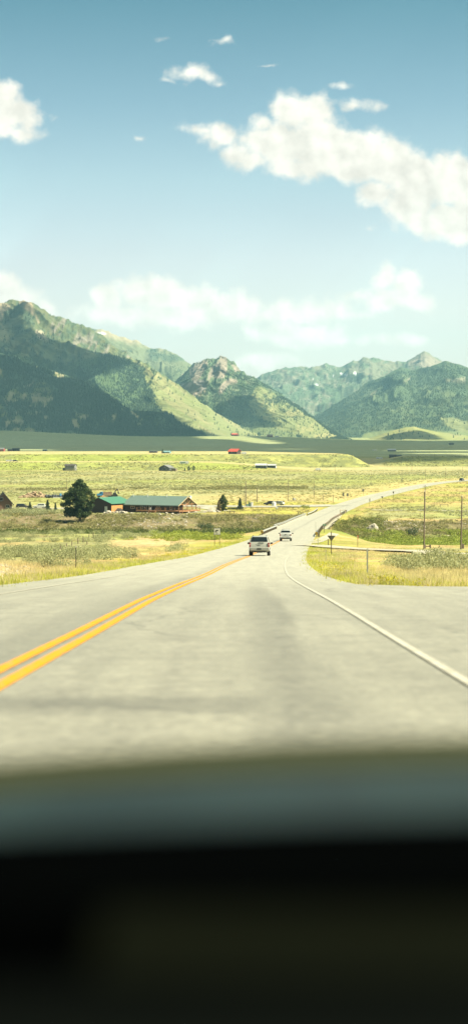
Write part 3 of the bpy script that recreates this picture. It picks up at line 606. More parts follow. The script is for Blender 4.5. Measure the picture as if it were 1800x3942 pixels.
def p_crag(PX, ROW, X, D, T, rn, fn, dzx, steep):        # central rocky peak
    col = start(X, (0.085, 0.125, 0.06)); nz = fbm(PX / 36, ROW / 30, 5, 131); nb = fbm(PX / 14, ROW / 14, 4, 132); rg = ridged(PX / 16 + ROW / 60, ROW / 60, 4, 133)
    c1 = inpoly(PX, ROW, [(730, 1420), (745, 1400), (795, 1385), (798, 1400), (785, 1430), (765, 1455), (745, 1475), (728, 1455)], 134, 5, 3)
    c2 = inpoly(PX, ROW, [(800, 1440), (815, 1412), (835, 1400), (845, 1370), (865, 1372), (876, 1390), (872, 1425), (860, 1450), (835, 1458), (815, 1450), (806, 1462), (796, 1466)], 135, 7, 4)
    c3 = inpoly(PX, ROW, [(840, 1500), (852, 1478), (875, 1462), (892, 1455), (915, 1462), (915, 1475), (880, 1482), (862, 1510), (845, 1522)], 136, 7, 4)
    c4 = inpoly(PX, ROW, [(885, 1400), (905, 1405), (925, 1425), (905, 1430)], 137, 5, 4)
    rock = np.clip(c1 + c2 + c3 + c4, 0, 1); put(col, rock * 0.9, (0.22, 0.185, 0.14)); put(col, rock * sst(0.5, 0.7, rg), (0.32, 0.265, 0.195))
    scr = inpoly(PX, ROW, [(690, 1480), (735, 1470), (775, 1460), (800, 1470), (790, 1500), (765, 1520), (735, 1530), (700, 1500)], 138, 5, 4); put(col, scr * 0.9, (0.17, 0.15, 0.13))
    put(col, inpoly(PX, ROW, [(730, 1512), (760, 1502), (760, 1520), (745, 1532)], 139, 3, 2), (0.42, 0.33, 0.26)); put(col, inpoly(PX, ROW, [(755, 1522), (790, 1502), (795, 1510), (765, 1530)], 139, 3, 2) * 0.7, (0.36, 0.30, 0.2))
    put(col, (1 - rock) * (1 - scr) * sst(0.52, 0.62, nb) * 0.5 * (1 - sst(1540, 1580, ROW)), (0.20, 0.21, 0.13))
    gr = inpoly(PX, ROW, [(985, 1495), (1005, 1486), (1050, 1512), (1120, 1560), (1200, 1612), (1310, 1690), (1190, 1688), (1120, 1672), (1060, 1650), (1040, 1625), (975, 1600), (960, 1570), (955, 1535)], 141, 9, 5, 30)
    put(col, gr, MEAD); put(col, gr * sst(0.5, 0.62, nz) * 0.5, (0.30, 0.27, 0.12)); gw = gr * sst(0.55, 0.6, nb) * (1 - sst(1570, 1640, ROW)); put(col, gw * 0.6, (0.09, 0.12, 0.05))
    lowg = sst(1600, 1640, ROW) * (PX < 1140) ; put(col, lowg * 0.7, (0.16, 0.185, 0.075))
    fr = np.clip((1 - rock) * (1 - scr) * (1 - gr) * (0.35 + 0.6 * sst(1440, 1500, ROW)) * (1 - lowg * 0.85) + gw * 0.3 + gr * 0.02, 0, 1)
    sh = inpoly(PX, ROW, [(820, 1600), (876, 1546), (909, 1528), (948, 1528), (985, 1560), (1040, 1610), (1060, 1640), (860, 1640)], 142, 5, 4)
    return col, fr, sh, (15000, 11.5)
mountain([(560, 1560), (640, 1500), (690, 1456), (720, 1425), (745, 1402), (770, 1388), (785, 1380), (798, 1371), (812, 1380), (824, 1382), (838, 1370), (849, 1361), (862, 1370), (890, 1396), (920, 1416), (950, 1432), (990, 1450), (1020, 1474), (1060, 1504), (1110, 1542), (1160, 1578), (1220, 1622), (1270, 1658), (1320, 1688), (1360, 1700)],
         [(560, 11500), (850, 11300), (1100, 9600), (1360, 8300)], [(560, 8300), (900, 8200), (1360, 7900)], 560, 1360, 105, 151, p_crag, 0.95, step=2.4, nt=170, wl=(260, 1300), jag=26, fine=0.13)

def p_right(PX, ROW, X, D, T, rn, fn, dzx, steep):       # wooded mountain, right
    col = start(X, (0.07, 0.10, 0.05)); nz = fbm(PX / 40, ROW / 25, 5, 161); nb = fbm(PX / 14, ROW / 14, 4, 162)
    g = inpoly(PX, ROW, [(1690, 1600), (1730, 1608), (1820, 1640), (1900, 1660), (1900, 1720), (1800, 1690), (1760, 1660), (1720, 1640)], 163, 12, 5); put(col, g, MEAD)
    g2 = inpoly(PX, ROW, [(1400, 1672), (1450, 1660), (1560, 1655), (1900, 1668), (1900, 1700), (1380, 1700)], 164, 6, 4); put(col, g2, (0.17, 0.20, 0.08))
    b_ = inpoly(PX, ROW, [(1555, 1470), (1580, 1450), (1575, 1462), (1548, 1478)], 165, 3, 2) + inpoly(PX, ROW, [(1425, 1515), (1450, 1502), (1440, 1520), (1418, 1528)], 166, 3, 2) + inpoly(PX, ROW, [(1700, 1455), (1740, 1460), (1790, 1450), (1790, 1475), (1720, 1470)], 167, 6, 3) * 0.7
    put(col, b_ * 0.8, (0.30, 0.27, 0.18)); put(col, sst(0.55, 0.65, nz) * 0.4, (0.13, 0.15, 0.07))
    return col, np.clip(0.9 - g * 0.85 - g2 * 0.9 - b_, 0.0, 1), np.zeros(X.shape), (17000, 12)
mountain([(1130, 1640), (1200, 1605), (1240, 1585), (1300, 1545), (1330, 1522), (1390, 1488), (1436, 1462), (1480, 1438), (1520, 1418), (1543, 1410), (1575, 1424), (1600, 1426), (1640, 1412), (1680, 1400), (1719, 1391), (1760, 1402), (1800, 1414), (1900, 1430), (2100, 1400)],
         [(1130, 11800), (1540, 12600), (2100, 12500)], [(1130, 10000), (1500, 9300), (2100, 9300)], 1130, 2100, 85, 171, p_right, 1.0, step=3, nt=130, wl=(420, 1500))

def p_back(PX, ROW, X, D, T, rn, fn, dzx, steep):        # far range
    col = start(X, (0.16, 0.165, 0.10)); nz = fbm(PX / 36, ROW / 22, 5, 181); nb = fbm(PX / 15, ROW / 12, 4, 182)
    put(col, sst(0.48, 0.58, nz) * 0.8, (0.09, 0.13, 0.07)); put(col, sst(1440, 1490, ROW) * 0.7, (0.08, 0.12, 0.06)); put(col, sst(0.58, 0.68, nb) * 0.5, (0.25, 0.22, 0.15))
    put(col, inpoly(PX, ROW, [(1560, 1400), (1600, 1370), (1628, 1361), (1660, 1372), (1700, 1395), (1640, 1420)], 183, 5, 4), (0.235, 0.205, 0.145))
    for (a, b, r1, r2) in ((1216, 1479, 9, 4), (1314, 1440, 7, 4), (1328, 1442, 6, 3), (1365, 1438, 7, 5), (1282, 1445, 4, 2), (1206, 1460, 3, 2), (1236, 1443, 4, 2)):
        put(col, 1 - sst(0.8, 1.15, np.hypot((PX - a) / r1, (ROW - b - (PX - a) * 0.35) / r2)), SNOW)
    return col, sst(0.48, 0.58, nz) * 0.3 + sst(1440, 1490, ROW) * 0.4, np.zeros(X.shape), (4000, 11)
mountain([(880, 1500), (960, 1470), (1000, 1442), (1030, 1430), (1062, 1416), (1100, 1409), (1140, 1412), (1190, 1414), (1240, 1410), (1300, 1409), (1330, 1402), (1355, 1390), (1380, 1384), (1395, 1374), (1405, 1374), (1418, 1380), (1432, 1377), (1450, 1384), (1480, 1392), (1520, 1397), (1560, 1396), (1590, 1380), (1618, 1364), (1635, 1361), (1655, 1370), (1695, 1392), (1760, 1420), (1900, 1440)],
         [(880, 15500), (1900, 15500)], [(880, 12400), (1900, 12600)], 880, 1900, 90, 191, p_back, 1.0, step=3, nt=100, jag=16)
def p_foot(PX, ROW, X, D, T, rn, fn, dzx, steep):
    col = start(X, (0.235, 0.245, 0.085)); nz = fbm(PX / 50, ROW / 12, 4, 201); put(col, sst(0.5, 0.6, nz) * 0.6, (0.33, 0.28, 0.13)); put(col, sst(0.56, 0.62, nz) * 0.6, (0.12, 0.15, 0.06))
    return col, 0.02 + sst(0.6, 0.64, nz) * 0.2, inpoly(PX, ROW, [(1500, 1672), (1620, 1660), (1700, 1690), (1480, 1695)], 202, 5, 3), (260, 13)
mountain([(1370, 1706), (1440, 1680), (1500, 1660), (1560, 1645), (1590, 1642), (1640, 1654), (1690, 1664), (1760, 1672), (1850, 1684), (2100, 1700)], [(1370, 8900), (2100, 8900)], [(1370, 7600), (2100, 7600)], 1370, 2100, 25, 211, p_foot, 0.9, step=4, nt=50)

# ------------------------------------------------------------------ the woods on the mountains: one mass of conifers
def cones_mesh(name, C, mat):
    n = len(C); k = 5; an = np.arange(k) * 2 * np.pi / k
    r = C[:, 3] * 0.2; rot = rng.random(n) * 6.28; tilt = (rng.random((n, 2)) - 0.5) * 0.1 * C[:, 3:4]
    base = np.stack([C[:, 0:1] + np.cos(an + rot[:, None]) * r[:, None], C[:, 1:2] + np.sin(an + rot[:, None]) * r[:, None], np.repeat(C[:, 2:3], k, 1)], 2)
    tip = np.stack([C[:, 0] + tilt[:, 0], C[:, 1] + tilt[:, 1], C[:, 2] + C[:, 3]], 1)[:, None, :]
    V_ = np.concatenate([base, tip], 1).reshape(-1, 3); b0 = np.arange(n)[:, None] * (k + 1)
    f = np.stack([b0 + np.arange(k), b0 + (np.arange(k) + 1) % k, b0 + k + 0 * np.arange(k)], 2).reshape(-1, 3)
    return np_mesh(name, V_, f, mat, smooth=False)
M_CONE = leafy('conifer_wood', (0.04, 0.075, 0.05), (0.062, 0.10, 0.06), 0.1)
o = cones_mesh('mountain_forest', np.concatenate(CONES), M_CONE); tag(o, kind='stuff')

# ------------------------------------------------------------------ high clouds out of view, shaped to shade the valley floor and the lower woods
H = 2700.0
gx, gy = np.meshgrid(np.arange(-1500, 1600, 22), np.concatenate([np.arange(1780, 2500, 12), np.arange(2500, 7600, 22)]))
gz = terrain(gx, gy); u_ = gx / gy
nearb = 2420 - 600 * sst(112, 150, gx) * (gx < 330) + 500 * sst(215, 330, gx)
lit = (fbm(gx / 420, gy / 260, 4, 302) > 0.74) & (gy > 3000)
strip_ = (np.abs(gy - 2950 - (fbm(gx / 200, 0, 2, 8) - .5) * 80) < 70) & (gx > 245)
fanlit = inpoly((u_ * F + 900), HR - gz / gy * F, [(690, 1640), (800, 1650), (1000, 1688), (1090, 1700), (1180, 1712), (1010, 1710), (860, 1692), (760, 1690)], 303, 4, 2) > 0.5
ok = (gy > nearb) & ~lit & ~strip_ & ~fanlit & (gy < 7500)
SHADE.append(np.stack([gx[ok], gy[ok], gz[ok]], 1))
A = np.concatenate(SHADE); kx = (H - A[:, 2]) / S[2]; CX = A[:, 0] + S[0] * kx; CY = A[:, 1] + S[1] * kx
cell = 26.0; x0, y0 = CX.min() - 300, CY.min() - 300; nx, ny = int((CX.max() + 300 - x0) / cell) + 1, int((CY.max() + 300 - y0) / cell) + 1
occ = np.zeros((ny, nx)); occ[((CY - y0) / cell).astype(int), ((CX - x0) / cell).astype(int)] = 1
def blur(a, k):
    kk = np.ones(k) / k
    a = np.apply_along_axis(lambda r_: np.convolve(r_, kk, 'same'), 1, a); return np.apply_along_axis(lambda r_: np.convolve(r_, kk, 'same'), 0, a)
bl = blur(blur(occ, 3), 3); m = bl > 0.22
dist = np.zeros_like(bl); cur = m.astype(float)
for _ in range(9): cur = (blur(cur, 3) > 0.99).astype(float); dist += cur
yy_, xx_ = np.mgrid[0:ny, 0:nx]; wxg = x0 + (xx_ + 0.5) * cell; wyg = y0 + (yy_ + 0.5) * cell
thk = np.where(m, 8 + dist * 26 * (0.6 + 0.9 * fbm(wxg / 260, wyg / 260, 4, 77)), 0); und = np.where(m, -dist * 3 * fbm(wxg / 120, wyg / 120, 3, 78), 0)
i = (np.arange(ny - 1)[:, None] * nx + np.arange(nx - 1)[None, :]).ravel(); quad = np.stack([i, i + 1, i + nx + 1, i + nx], 1); mf = m.ravel(); keep = mf[quad].all(1); quad = quad[keep]
V1 = np.stack([wxg.ravel(), wyg.ravel(), (H + thk).ravel()], 1); V2 = np.stack([wxg.ravel(), wyg.ravel(), (H + und - 4).ravel()], 1)
used = np.unique(quad); rem = -np.ones(nx * ny, int); rem[used] = np.arange(len(used)); q1 = rem[quad]; q2 = q1[:, ::-1] + len(used)
o = np_mesh('shadow_clouds', np.concatenate([V1[used], V2[used]]), np.concatenate([q1, q2]), flat('shadow_cloud_white', (0.9, 0.9, 0.9), 1.0, vary=0.02, spec=0.0)); tag(o, kind='stuff')
ct = o.data.materials[0].node_tree; tp = ct.nodes.new('ShaderNodeBsdfTransparent'); mxs = ct.nodes.new('ShaderNodeMixShader'); mxs.inputs[0].default_value = 0.36; ct.links.new(ct.nodes['Principled BSDF'].outputs[0], mxs.inputs[1]); ct.links.new(tp.outputs[0], mxs.inputs[2]); ct.links.new(mxs.outputs[0], ct.nodes['Material Output'].inputs[0])
# ================================================================== materials of things
G_ = lambda n, c_, **k: flat(n, c_, **k)
M_SILV = G_('silver_paint', (0.30, 0.30, 0.245), rough=0.28, vary=0.03, coat=0.6); M_WPAINT = G_('white_paint', (0.50, 0.50, 0.43), rough=0.3, vary=0.03, coat=0.5)
M_BPAINT = G_('black_paint', (0.018, 0.018, 0.02), rough=0.3, vary=0.05, coat=0.6); M_BLUEP = G_('blue_paint', (0.03, 0.20, 0.42), rough=0.4, vary=0.15)
M_GLASS = G_('dark_glass', (0.012, 0.017, 0.018), rough=0.12, vary=0.05); M_RUB = G_('rubber', (0.02, 0.019, 0.017), rough=0.85, vary=0.15, vscale=12)
M_TRIM = G_('dark_trim', (0.028, 0.026, 0.024), rough=0.6, vary=0.1); M_RIM = G_('wheel_alloy', (0.35, 0.35, 0.33), rough=0.35, metal=0.6, vary=0.05)
M_RED = G_('red_lens', (0.32, 0.025, 0.02), rough=0.25, vary=0.05); M_REDW = G_('pale_lens', (0.55, 0.30, 0.25), rough=0.25, vary=0.05); M_CHR = G_('chrome', (0.45, 0.45, 0.42), rough=0.25, metal=0.9, vary=0.05)
M_LOG = G_('dark_log_wall', (0.038, 0.021, 0.013), rough=0.8, vary=0.25, vscale=2, stretch=(0.4, 0.4, 6), bump=0.5)
M_BROWN = G_('brown_boards', (0.16, 0.092, 0.062), rough=0.85, vary=0.15, vscale=3, stretch=(0.3, 0.3, 8), bump=0.4)
M_CEDAR = G_('orange_cedar', (0.40, 0.185, 0.055), rough=0.75, vary=0.22, vscale=3, stretch=(8, 8, 0.4), bump=0.3)
M_DECK = G_('deck_timber', (0.25, 0.12, 0.045), rough=0.75, vary=0.2, vscale=3); M_WOOD = G_('weathered_wood', (0.15, 0.115, 0.075), rough=0.9, vary=0.25, vscale=4, stretch=(6, 6, 0.6), bump=0.4)
M_PALEW = G_('pale_wood', (0.42, 0.33, 0.18), rough=0.85, vary=0.2, vscale=4)
M_RGREEN = G_('green_metal_roof', (0.045, 0.145, 0.085), rough=0.42, vary=0.06, vscale=1.5); M_RPALE = G_('pale_green_roof', (0.115, 0.16, 0.13), rough=0.38, vary=0.06, vscale=1.5)
M_RDARK = G_('dark_shingle', (0.05, 0.042, 0.035), rough=0.9, vary=0.2); M_RGREY = G_('grey_roof', (0.13, 0.13, 0.12), rough=0.8, vary=0.12); M_RRED = G_('red_metal_roof', (0.52, 0.075, 0.045), rough=0.5, vary=0.08)
M_RTIN = G_('tin_roof', (0.40, 0.41, 0.37), rough=0.5, vary=0.1); M_TEAL = G_('teal_roof', (0.16, 0.27, 0.26), rough=0.5, vary=0.1)
M_WHITE = G_('white_board', (0.55, 0.54, 0.48), rough=0.6, vary=0.08); M_GREY = G_('grey_board', (0.17, 0.17, 0.15), rough=0.8, vary=0.12); M_GREYD = G_('dark_grey_board', (0.06, 0.065, 0.06), rough=0.85, vary=0.12)
M_TANW = G_('tan_board', (0.30, 0.27, 0.18), rough=0.8, vary=0.12); M_BARN = G_('barn_red', (0.20, 0.045, 0.03), rough=0.85, vary=0.15)
M_CONC = G_('concrete', (0.33, 0.30, 0.22), rough=0.9, vary=0.15, vscale=2, bump=0.2); M_GALV = G_('galvanised_steel', (0.36, 0.36, 0.32), rough=0.45, metal=0.35, vary=0.1, vscale=2); M_RUST = G_('rusty_rail', (0.24, 0.14, 0.095), rough=0.8, vary=0.2)
M_SIGNB = G_('sign_back', (0.14, 0.14, 0.11), rough=0.5, metal=0.4, vary=0.08); M_SGREEN = G_('sign_green', (0.01, 0.16, 0.075), rough=0.5, vary=0.04); M_SYEL = G_('sign_yellow', (0.62, 0.38, 0.02), rough=0.5, vary=0.04)
M_SBLK = G_('sign_black', (0.02, 0.02, 0.018), rough=0.6, vary=0.05); M_SWHT = G_('sign_white', (0.52, 0.50, 0.40), rough=0.5, vary=0.05); M_SRED = G_('sign_red', (0.55, 0.07, 0.03), rough=0.5, vary=0.05)
M_UTIL = G_('utility_green', (0.13, 0.24, 0.18), rough=0.6, vary=0.1); M_ROCK = G_('pale_rock', (0.36, 0.32, 0.24), rough=0.95, vary=0.25, vscale=2, bump=0.6); M_SOIL = G_('rubble_earth', (0.30, 0.21, 0.12), rough=0.95, vary=0.4, vscale=1.2, bump=0.8)
M_BARK = G_('bark', (0.085, 0.06, 0.04), rough=0.95, vary=0.3, vscale=4, bump=0.6); M_TARP = G_('black_tarpaulin', (0.022, 0.025, 0.03), rough=0.6, vary=0.3, vscale=1)
M_DARKIRON = G_('dark_machine_paint', (0.03, 0.032, 0.03), rough=0.5, vary=0.15)
M_NEEDLE = leafy('dark_needles', (0.028, 0.052, 0.015), (0.08, 0.115, 0.03), 0.3); M_NEEDLE2 = leafy('spruce_needles', (0.025, 0.05, 0.025), (0.06, 0.095, 0.05), 0.2); M_DEAD = leafy('dry_needles', (0.16, 0.12, 0.055), (0.28, 0.21, 0.10), 0.3)
M_LEAFD = leafy('dark_leaves', (0.03, 0.055, 0.018), (0.07, 0.10, 0.03), 0.3)

# ================================================================== vehicles
def wheel(parent, x, y, r, wd, rim=True, side=1):
    m = MB(); m.tube((x - wd / 2, y, r), (x + wd / 2, y, r), r, r, 20); t = m.build('wheel', M_RUB, parent, smooth=True, bevel=0.0)
    if rim:
        m = MB(); m.tube((x + side * (wd / 2 - 0.03), y, r), (x + side * (wd / 2 + 0.012), y, r), r * 0.62, r * 0.55, 16); m.build('rim', M_RIM, t, smooth=True)
    return t
def vehicle(name, label, cat, loc, rz, pitch, st, paint, wr, wy, glass, lights=None, group=None, extras=None):
    """st: stations (y, z bottom, z belt, z top, half width low, belt, top); the rear is at y = 0, the nose at +y"""
    root = empty(name, loc, rz, pitch); tag(root, label, cat, group)
    v = []; f = []; ring = 14
    for (y, zb, zl, zt, wl, wb, wt) in st:
        half = [(0, zb), (wl * 0.88, zb), (wl, zb + 0.10), (wb, zb * 0.45 + zl * 0.55), (wb * 0.985, zl), (wt, zt - 0.05 * (zt - zl) - 0.02), (wt * 0.86, zt), (0, zt + 0.012)]
        pts = half + [(-a, b) for a, b in half[-2:0:-1]]
        v += [(a, y, b) for a, b in pts]
    ring = 14; n = len(st)
    for k in range(n - 1):
        for j in range(ring): f.append((k * ring + j, k * ring + (j + 1) % ring, (k + 1) * ring + (j + 1) % ring, (k + 1) * ring + j))
    f.append(tuple(range(ring - 1, -1, -1))); f.append(tuple((n - 1) * ring + j for j in range(ring)))
    m = MB(); m.add(v, f); m.build('body', paint, root, smooth=True)
    ys = [s[0] for s in st]
    def sec(y): return [float(np.interp(y, ys, [s[i] for s in st])) for i in range(1, 7)]
    for (kind, ya, yb) in glass:
        m = MB()
        if kind == 'side':
            for sg in (-1, 1):
                m = MB(); q = []
                for y, lo_, hi in ((ya, 0.10, 0.86), (yb, 0.10, 0.86)):
                    zb, zl, zt, wl, wb, wt = sec(y); 
                    for h_ in (lo_, hi): q.append((sg * (wb * 0.985 + (wt - wb * 0.985) * h_ + 0.012), y, zl + (zt - zl) * h_))
                o_ = [(p[0] - sg * 0.03, p[1], p[2]) for p in q]
                m.add(q + o_, [(0, 1, 3, 2), (6, 7, 5, 4), (0, 4, 5, 1), (2, 3, 7, 6), (1, 5, 7, 3), (0, 2, 6, 4)]); m.build('side_window', M_GLASS, root)
            continue
        q = []
        for y in (ya, yb):
            zb, zl, zt, wl, wb, wt = sec(y); out = -1 if kind == 'rear' else 1
            for sg in (-1, 1): q.append((sg * wt * 0.90, y + out * 0.03, zt + 0.02))
        o_ = [(p[0], p[1] - out * 0.05, p[2] - 0.03) for p in q]
        m.add(q + o_, [(0, 1, 3, 2), (6, 7, 5, 4), (0, 4, 5, 1), (2, 3, 7, 6), (1, 5, 7, 3), (0, 2, 6, 4)]); m.build('rear_window' if kind == 'rear' else 'windscreen', M_GLASS, root)
    for y in wy:
        wl = sec(y)[3]
        for sg in (-1, 1): wheel(root, sg * (wl - 0.10), y, wr, 0.27, True, sg)
        for sg in (-1, 1):
            m = MB(); pts = [(y + math.cos(a) * wr * 1.2, wr + math.sin(a) * wr * 1.2) for a in np.linspace(0, math.pi, 14)]; m.prism(pts, 'x', sg * (wl + 0.012), sg * (wl - 0.05)); m.build('wheel_arch', M_TRIM, root)
    if extras: extras(root, sec)
    return root
def box_part(name, mat, root, c_, d, bevel=0.02, **k):
    m = MB(); m.box(c_, d, **k); return m.build(name, mat, root, bevel=bevel, smooth=True)
def mirrors(root, y, z, w_, mat):
    for sg in (-1, 1):
        m = MB(); m.lump((sg * (w_ + 0.13), y, z), (0.13, 0.09, 0.11), rough=0.03, seed=3); m.tube((sg * (w_ - 0.08), y + 0.02, z - 0.07), (sg * (w_ + 0.1), y, z - 0.05), 0.035); m.build('mirror', mat, root, smooth=True)
SUV = [(0.0, 0.50, 0.66, 0.80, 0.90, 0.95, 0.93), (0.05, 0.46, 0.68, 0.84, 0.93, 0.98, 0.95), (0.12, 0.44, 0.98, 1.24, 0.95, 0.99, 0.94), (0.17, 0.42, 1.17, 1.30, 0.96, 0.995, 0.91), (0.47, 0.40, 1.20, 1.82, 0.97, 1.0, 0.77), (0.62, 0.40, 1.20, 1.88, 0.97, 1.0, 0.76), (2.2, 0.38, 1.18, 1.92, 0.97, 1.0, 0.77), (3.0, 0.36, 1.16, 1.88, 0.97, 1.0, 0.76), (3.75, 0.36, 1.12, 1.24, 0.96, 0.98, 0.80), (3.95, 0.38, 1.05, 1.17, 0.96, 0.97, 0.83), (4.9, 0.40, 0.95, 1.08, 0.93, 0.93, 0.80), (5.1, 0.42, 0.75, 0.88, 0.86, 0.87, 0.76)]
def suv_extras(root, sec):
    for sg in (-1, 1):
        box_part('tail_light', M_RED, root, (sg * 0.905, 0.11, 1.04), (0.15, 0.12, 0.46)); box_part('light_band', M_REDW, root, (sg * 0.905, 0.045, 1.08), (0.12, 0.03, 0.10), bevel=0.005)
        m = MB(); m.tube((sg * 0.66, 0.75, 1.94), (sg * 0.66, 2.8, 1.96), 0.025); m.tube((sg * 0.66, 0.8, 1.88), (sg * 0.66, 0.75, 1.95), 0.025); m.tube((sg * 0.66, 2.75, 1.88), (sg * 0.66, 2.8, 1.96), 0.025); m.build('roof_rail', M_TRIM, root)
    box_part('bumper', M_SILV, root, (0, 0.0, 0.64), (1.78, 0.22, 0.24), bevel=0.05); box_part('plate_recess', M_SBLK, root, (-0.02, -0.115, 0.66), (0.42, 0.03, 0.14), bevel=0.01)
    m = MB(); m.box((0, 0.062, 0.80), (1.60, 0.03, 0.04)); m.build('tailgate_seam', M_TRIM, root)
    m = MB(); m.box((0.0, 0.095, 1.07), (0.62, 0.03, 0.21)); m.build('tailgate_panel', G_('tailgate_trim', (0.40, 0.40, 0.33), rough=0.3, vary=0.05), root, bevel=0.01)
    m = MB(); m.add([(-0.16, 0.055, 1.10), (-0.05, 0.055, 1.14), (0.05, 0.055, 1.14), (0.16, 0.055, 1.10), (0.05, 0.055, 1.03), (-0.05, 0.055, 1.03), (-0.16, 0.075, 1.10), (-0.05, 0.075, 1.14), (0.05, 0.075, 1.14), (0.16, 0.075, 1.10), (0.05, 0.075, 1.03), (-0.05, 0.075, 1.03)], [(0, 1, 2, 3, 4, 5), (11, 10, 9, 8, 7, 6)] + [(i, (i + 1) % 6, 6 + (i + 1) % 6, 6 + i) for i in range(6)]); m.build('badge', M_GALV, root)
    m = MB(); m.box((0.16, 0.10, 1.27), (0.55, 0.03, 0.03)); m.tube((0.05, 0.12, 1.26), (0.0, 0.10, 1.30), 0.03); m.build('rear_wiper', M_TRIM, root)
    m = MB(); m.box((0, 0.4, 0.40), (1.3, 0.7, 0.10)); m.tube((0.5, 0.02, 0.34), (0.5, 1.2, 0.36), 0.04); m.box((0, 1.0, 0.36), (0.5, 1.2, 0.12)); m.tube((-0.75, 0.95, 0.38), (0.75, 0.95, 0.38), 0.06); m.build('underbody', M_TRIM, root)
    mirrors(root, 3.35, 1.20, 1.0, M_TRIM)
hx, hd, hz_ = 2.42, 176.0, None
def road_place(lat, D):
    x = float(road_x(D) + lat); g = (float(road_x(D + 1)) - float(road_x(D - 1))) / 2; p = (float(road_drop(D + 2)) - float(road_drop(D - 2))) / 4
    return (x, D, -float(road_drop(D)) + 0.012), -math.atan(g), -math.atan(p)
l_, rz_, pi_ = road_place(0.84, 176)
vehicle('suv', 'silver SUV seen from behind, nearer of the two vehicles driving downhill', 'car', l_, rz_, pi_, SUV, M_SILV, 0.40, (1.05, 4.05), [('rear', 0.21, 0.46), ('side', 0.75, 1.55), ('side', 1.65, 2.35), ('side', 2.42, 3.1), ('front', 3.05, 3.7)], extras=suv_extras)
PICK = [(0.0, 0.56, 0.66, 0.74, 0.80, 0.88, 0.86), (0.10, 0.50, 0.70, 0.80, 0.88, 0.93, 0.91), (0.14, 0.50, 1.10, 1.20, 0.90, 0.94, 0.91), (0.2, 0.48, 1.12, 1.23, 0.91, 0.95, 0.91), (1.75, 0.46, 1.12, 1.23, 0.91, 0.95, 0.91), (1.80, 0.44, 1.14, 1.27, 0.91, 0.95, 0.88), (2.05, 0.42, 1.16, 1.76, 0.92, 0.95, 0.70), (2.3, 0.42, 1.16, 1.84, 0.92, 0.95, 0.69), (3.5, 0.40, 1.14, 1.84, 0.92, 0.95, 0.69), (4.2, 0.40, 1.10, 1.20, 0.91, 0.93, 0.78), (5.2, 0.44, 0.98, 1.06, 0.88, 0.9, 0.76), (5.4, 0.46, 0.76, 0.88, 0.8, 0.82, 0.7)]
def pick_extras(root, sec):
    for sg in (-1, 1): box_part('tail_light', M_RED, root, (sg * 0.865, 0.14, 1.0), (0.13, 0.10, 0.36))
    box_part('bumper', M_CHR, root, (0, 0.0, 0.64), (1.74, 0.18, 0.20), bevel=0.04); box_part('step_pad', M_SBLK, root, (0, -0.05, 0.75), (1.1, 0.14, 0.03), bevel=0.005); box_part('plate', M_SWHT, root, (0, -0.10, 0.63), (0.32, 0.02, 0.15), bevel=0.005)
    box_part('tailgate_handle', M_SBLK, root, (0, 0.105, 1.10), (0.22, 0.03, 0.09), bevel=0.01); m = MB(); m.box((0, 0.11, 0.86), (1.5, 0.03, 0.03)); m.build('tailgate_seam', M_TRIM, root)
    m = MB(); m.box((0, 0.98, 1.245), (1.55, 1.45, 0.02)); m.build('bed_cover', M_TRIM, root)
    m = MB(); m.box((0, 0.5, 0.46), (1.2, 0.9, 0.14)); m.tube((-0.75, 0.95, 0.40), (0.75, 0.95, 0.40), 0.07); m.tube((0.55, 0.0, 0.42), (0.55, 1.2, 0.42), 0.045); m.build('underbody', M_TRIM, root)
    m = MB()
    for y in (2.5, 3.3): m.tube((-0.62, y, 1.93), (0.62, y, 1.93), 0.025); [m.tube((sg * 0.6, y, 1.83), (sg * 0.6, y, 1.93), 0.02) for sg in (-1, 1)]
    m.tube((-0.6, 2.5, 1.93), (-0.6, 3.3, 1.93), 0.02); m.build('roof_rack', M_TRIM, root)
    mirrors(root, 3.85, 1.22, 0.95, M_TRIM)
l_, rz_, pi_ = road_place(0.95, 295)
vehicle('pickup_truck', 'white pickup truck with a roof rack, ahead of the silver SUV before the bridge', 'pickup truck', l_, rz_, pi_, PICK, M_WPAINT, 0.41, (1.1, 4.35), [('rear', 1.86, 2.02), ('side', 2.15, 2.75), ('side', 2.85, 3.6), ('front', 3.6, 4.15)], extras=pick_extras)
def small_lights(root, sec):
    for sg in (-1, 1): box_part('tail_light', M_RED, root, (sg * 0.85, 0.10, 1.0), (0.14, 0.10, 0.22)); box_part('headlight', M_CHR, root, (sg * 0.66, 4.93, 0.78), (0.26, 0.10, 0.14))
    mirrors(root, 3.3, 1.1, 0.95, M_TRIM); box_part('bumper', M_TRIM, root, (0, 0.0, 0.55), (1.6, 0.16, 0.18), bevel=0.03)
WAG = [(a, b, c_ * 0.9, d * 0.88, e_ * 0.95, f_ * 0.95, g_ * 0.95) for (a, b, c_, d, e_, f_, g_) in SUV]
l_, rz_, pi_ = road_place(1.9, 1168)
vehicle('car', 'small black car far along the road at the bend', 'car', l_, rz_ - 0.1, pi_, SUV, M_BPAINT, 0.38, (1.0, 4.0), [('rear', 0.21, 0.46), ('side', 0.75, 2.9)], extras=small_lights)
PG = 'cars parked by the houses'
def parked(label, px, D, rz, st, paint):
    x, y, z = at(px, D); return vehicle('parked_car', label, 'car', (x, y, z + 0.02), rz, 0, st, paint, 0.36, (0.95, 3.95), [('rear', 0.21, 0.46), ('side', 0.75, 1.55), ('side', 1.65, 2.3), ('side', 2.4, 3.05), ('front', 3.05, 3.7)], extras=small_lights, group=PG)
parked('dark estate car parked just right of the brown cabin', 62, 703, R(-84), WAG, M_BPAINT)
parked('white four-wheel drive parked between two small spruces', 178, 703, R(96), SUV, M_WPAINT)
parked('white SUV with black roof windows beside the pale tank near the side road', 1092, 736, R(62), WAG, M_WPAINT)
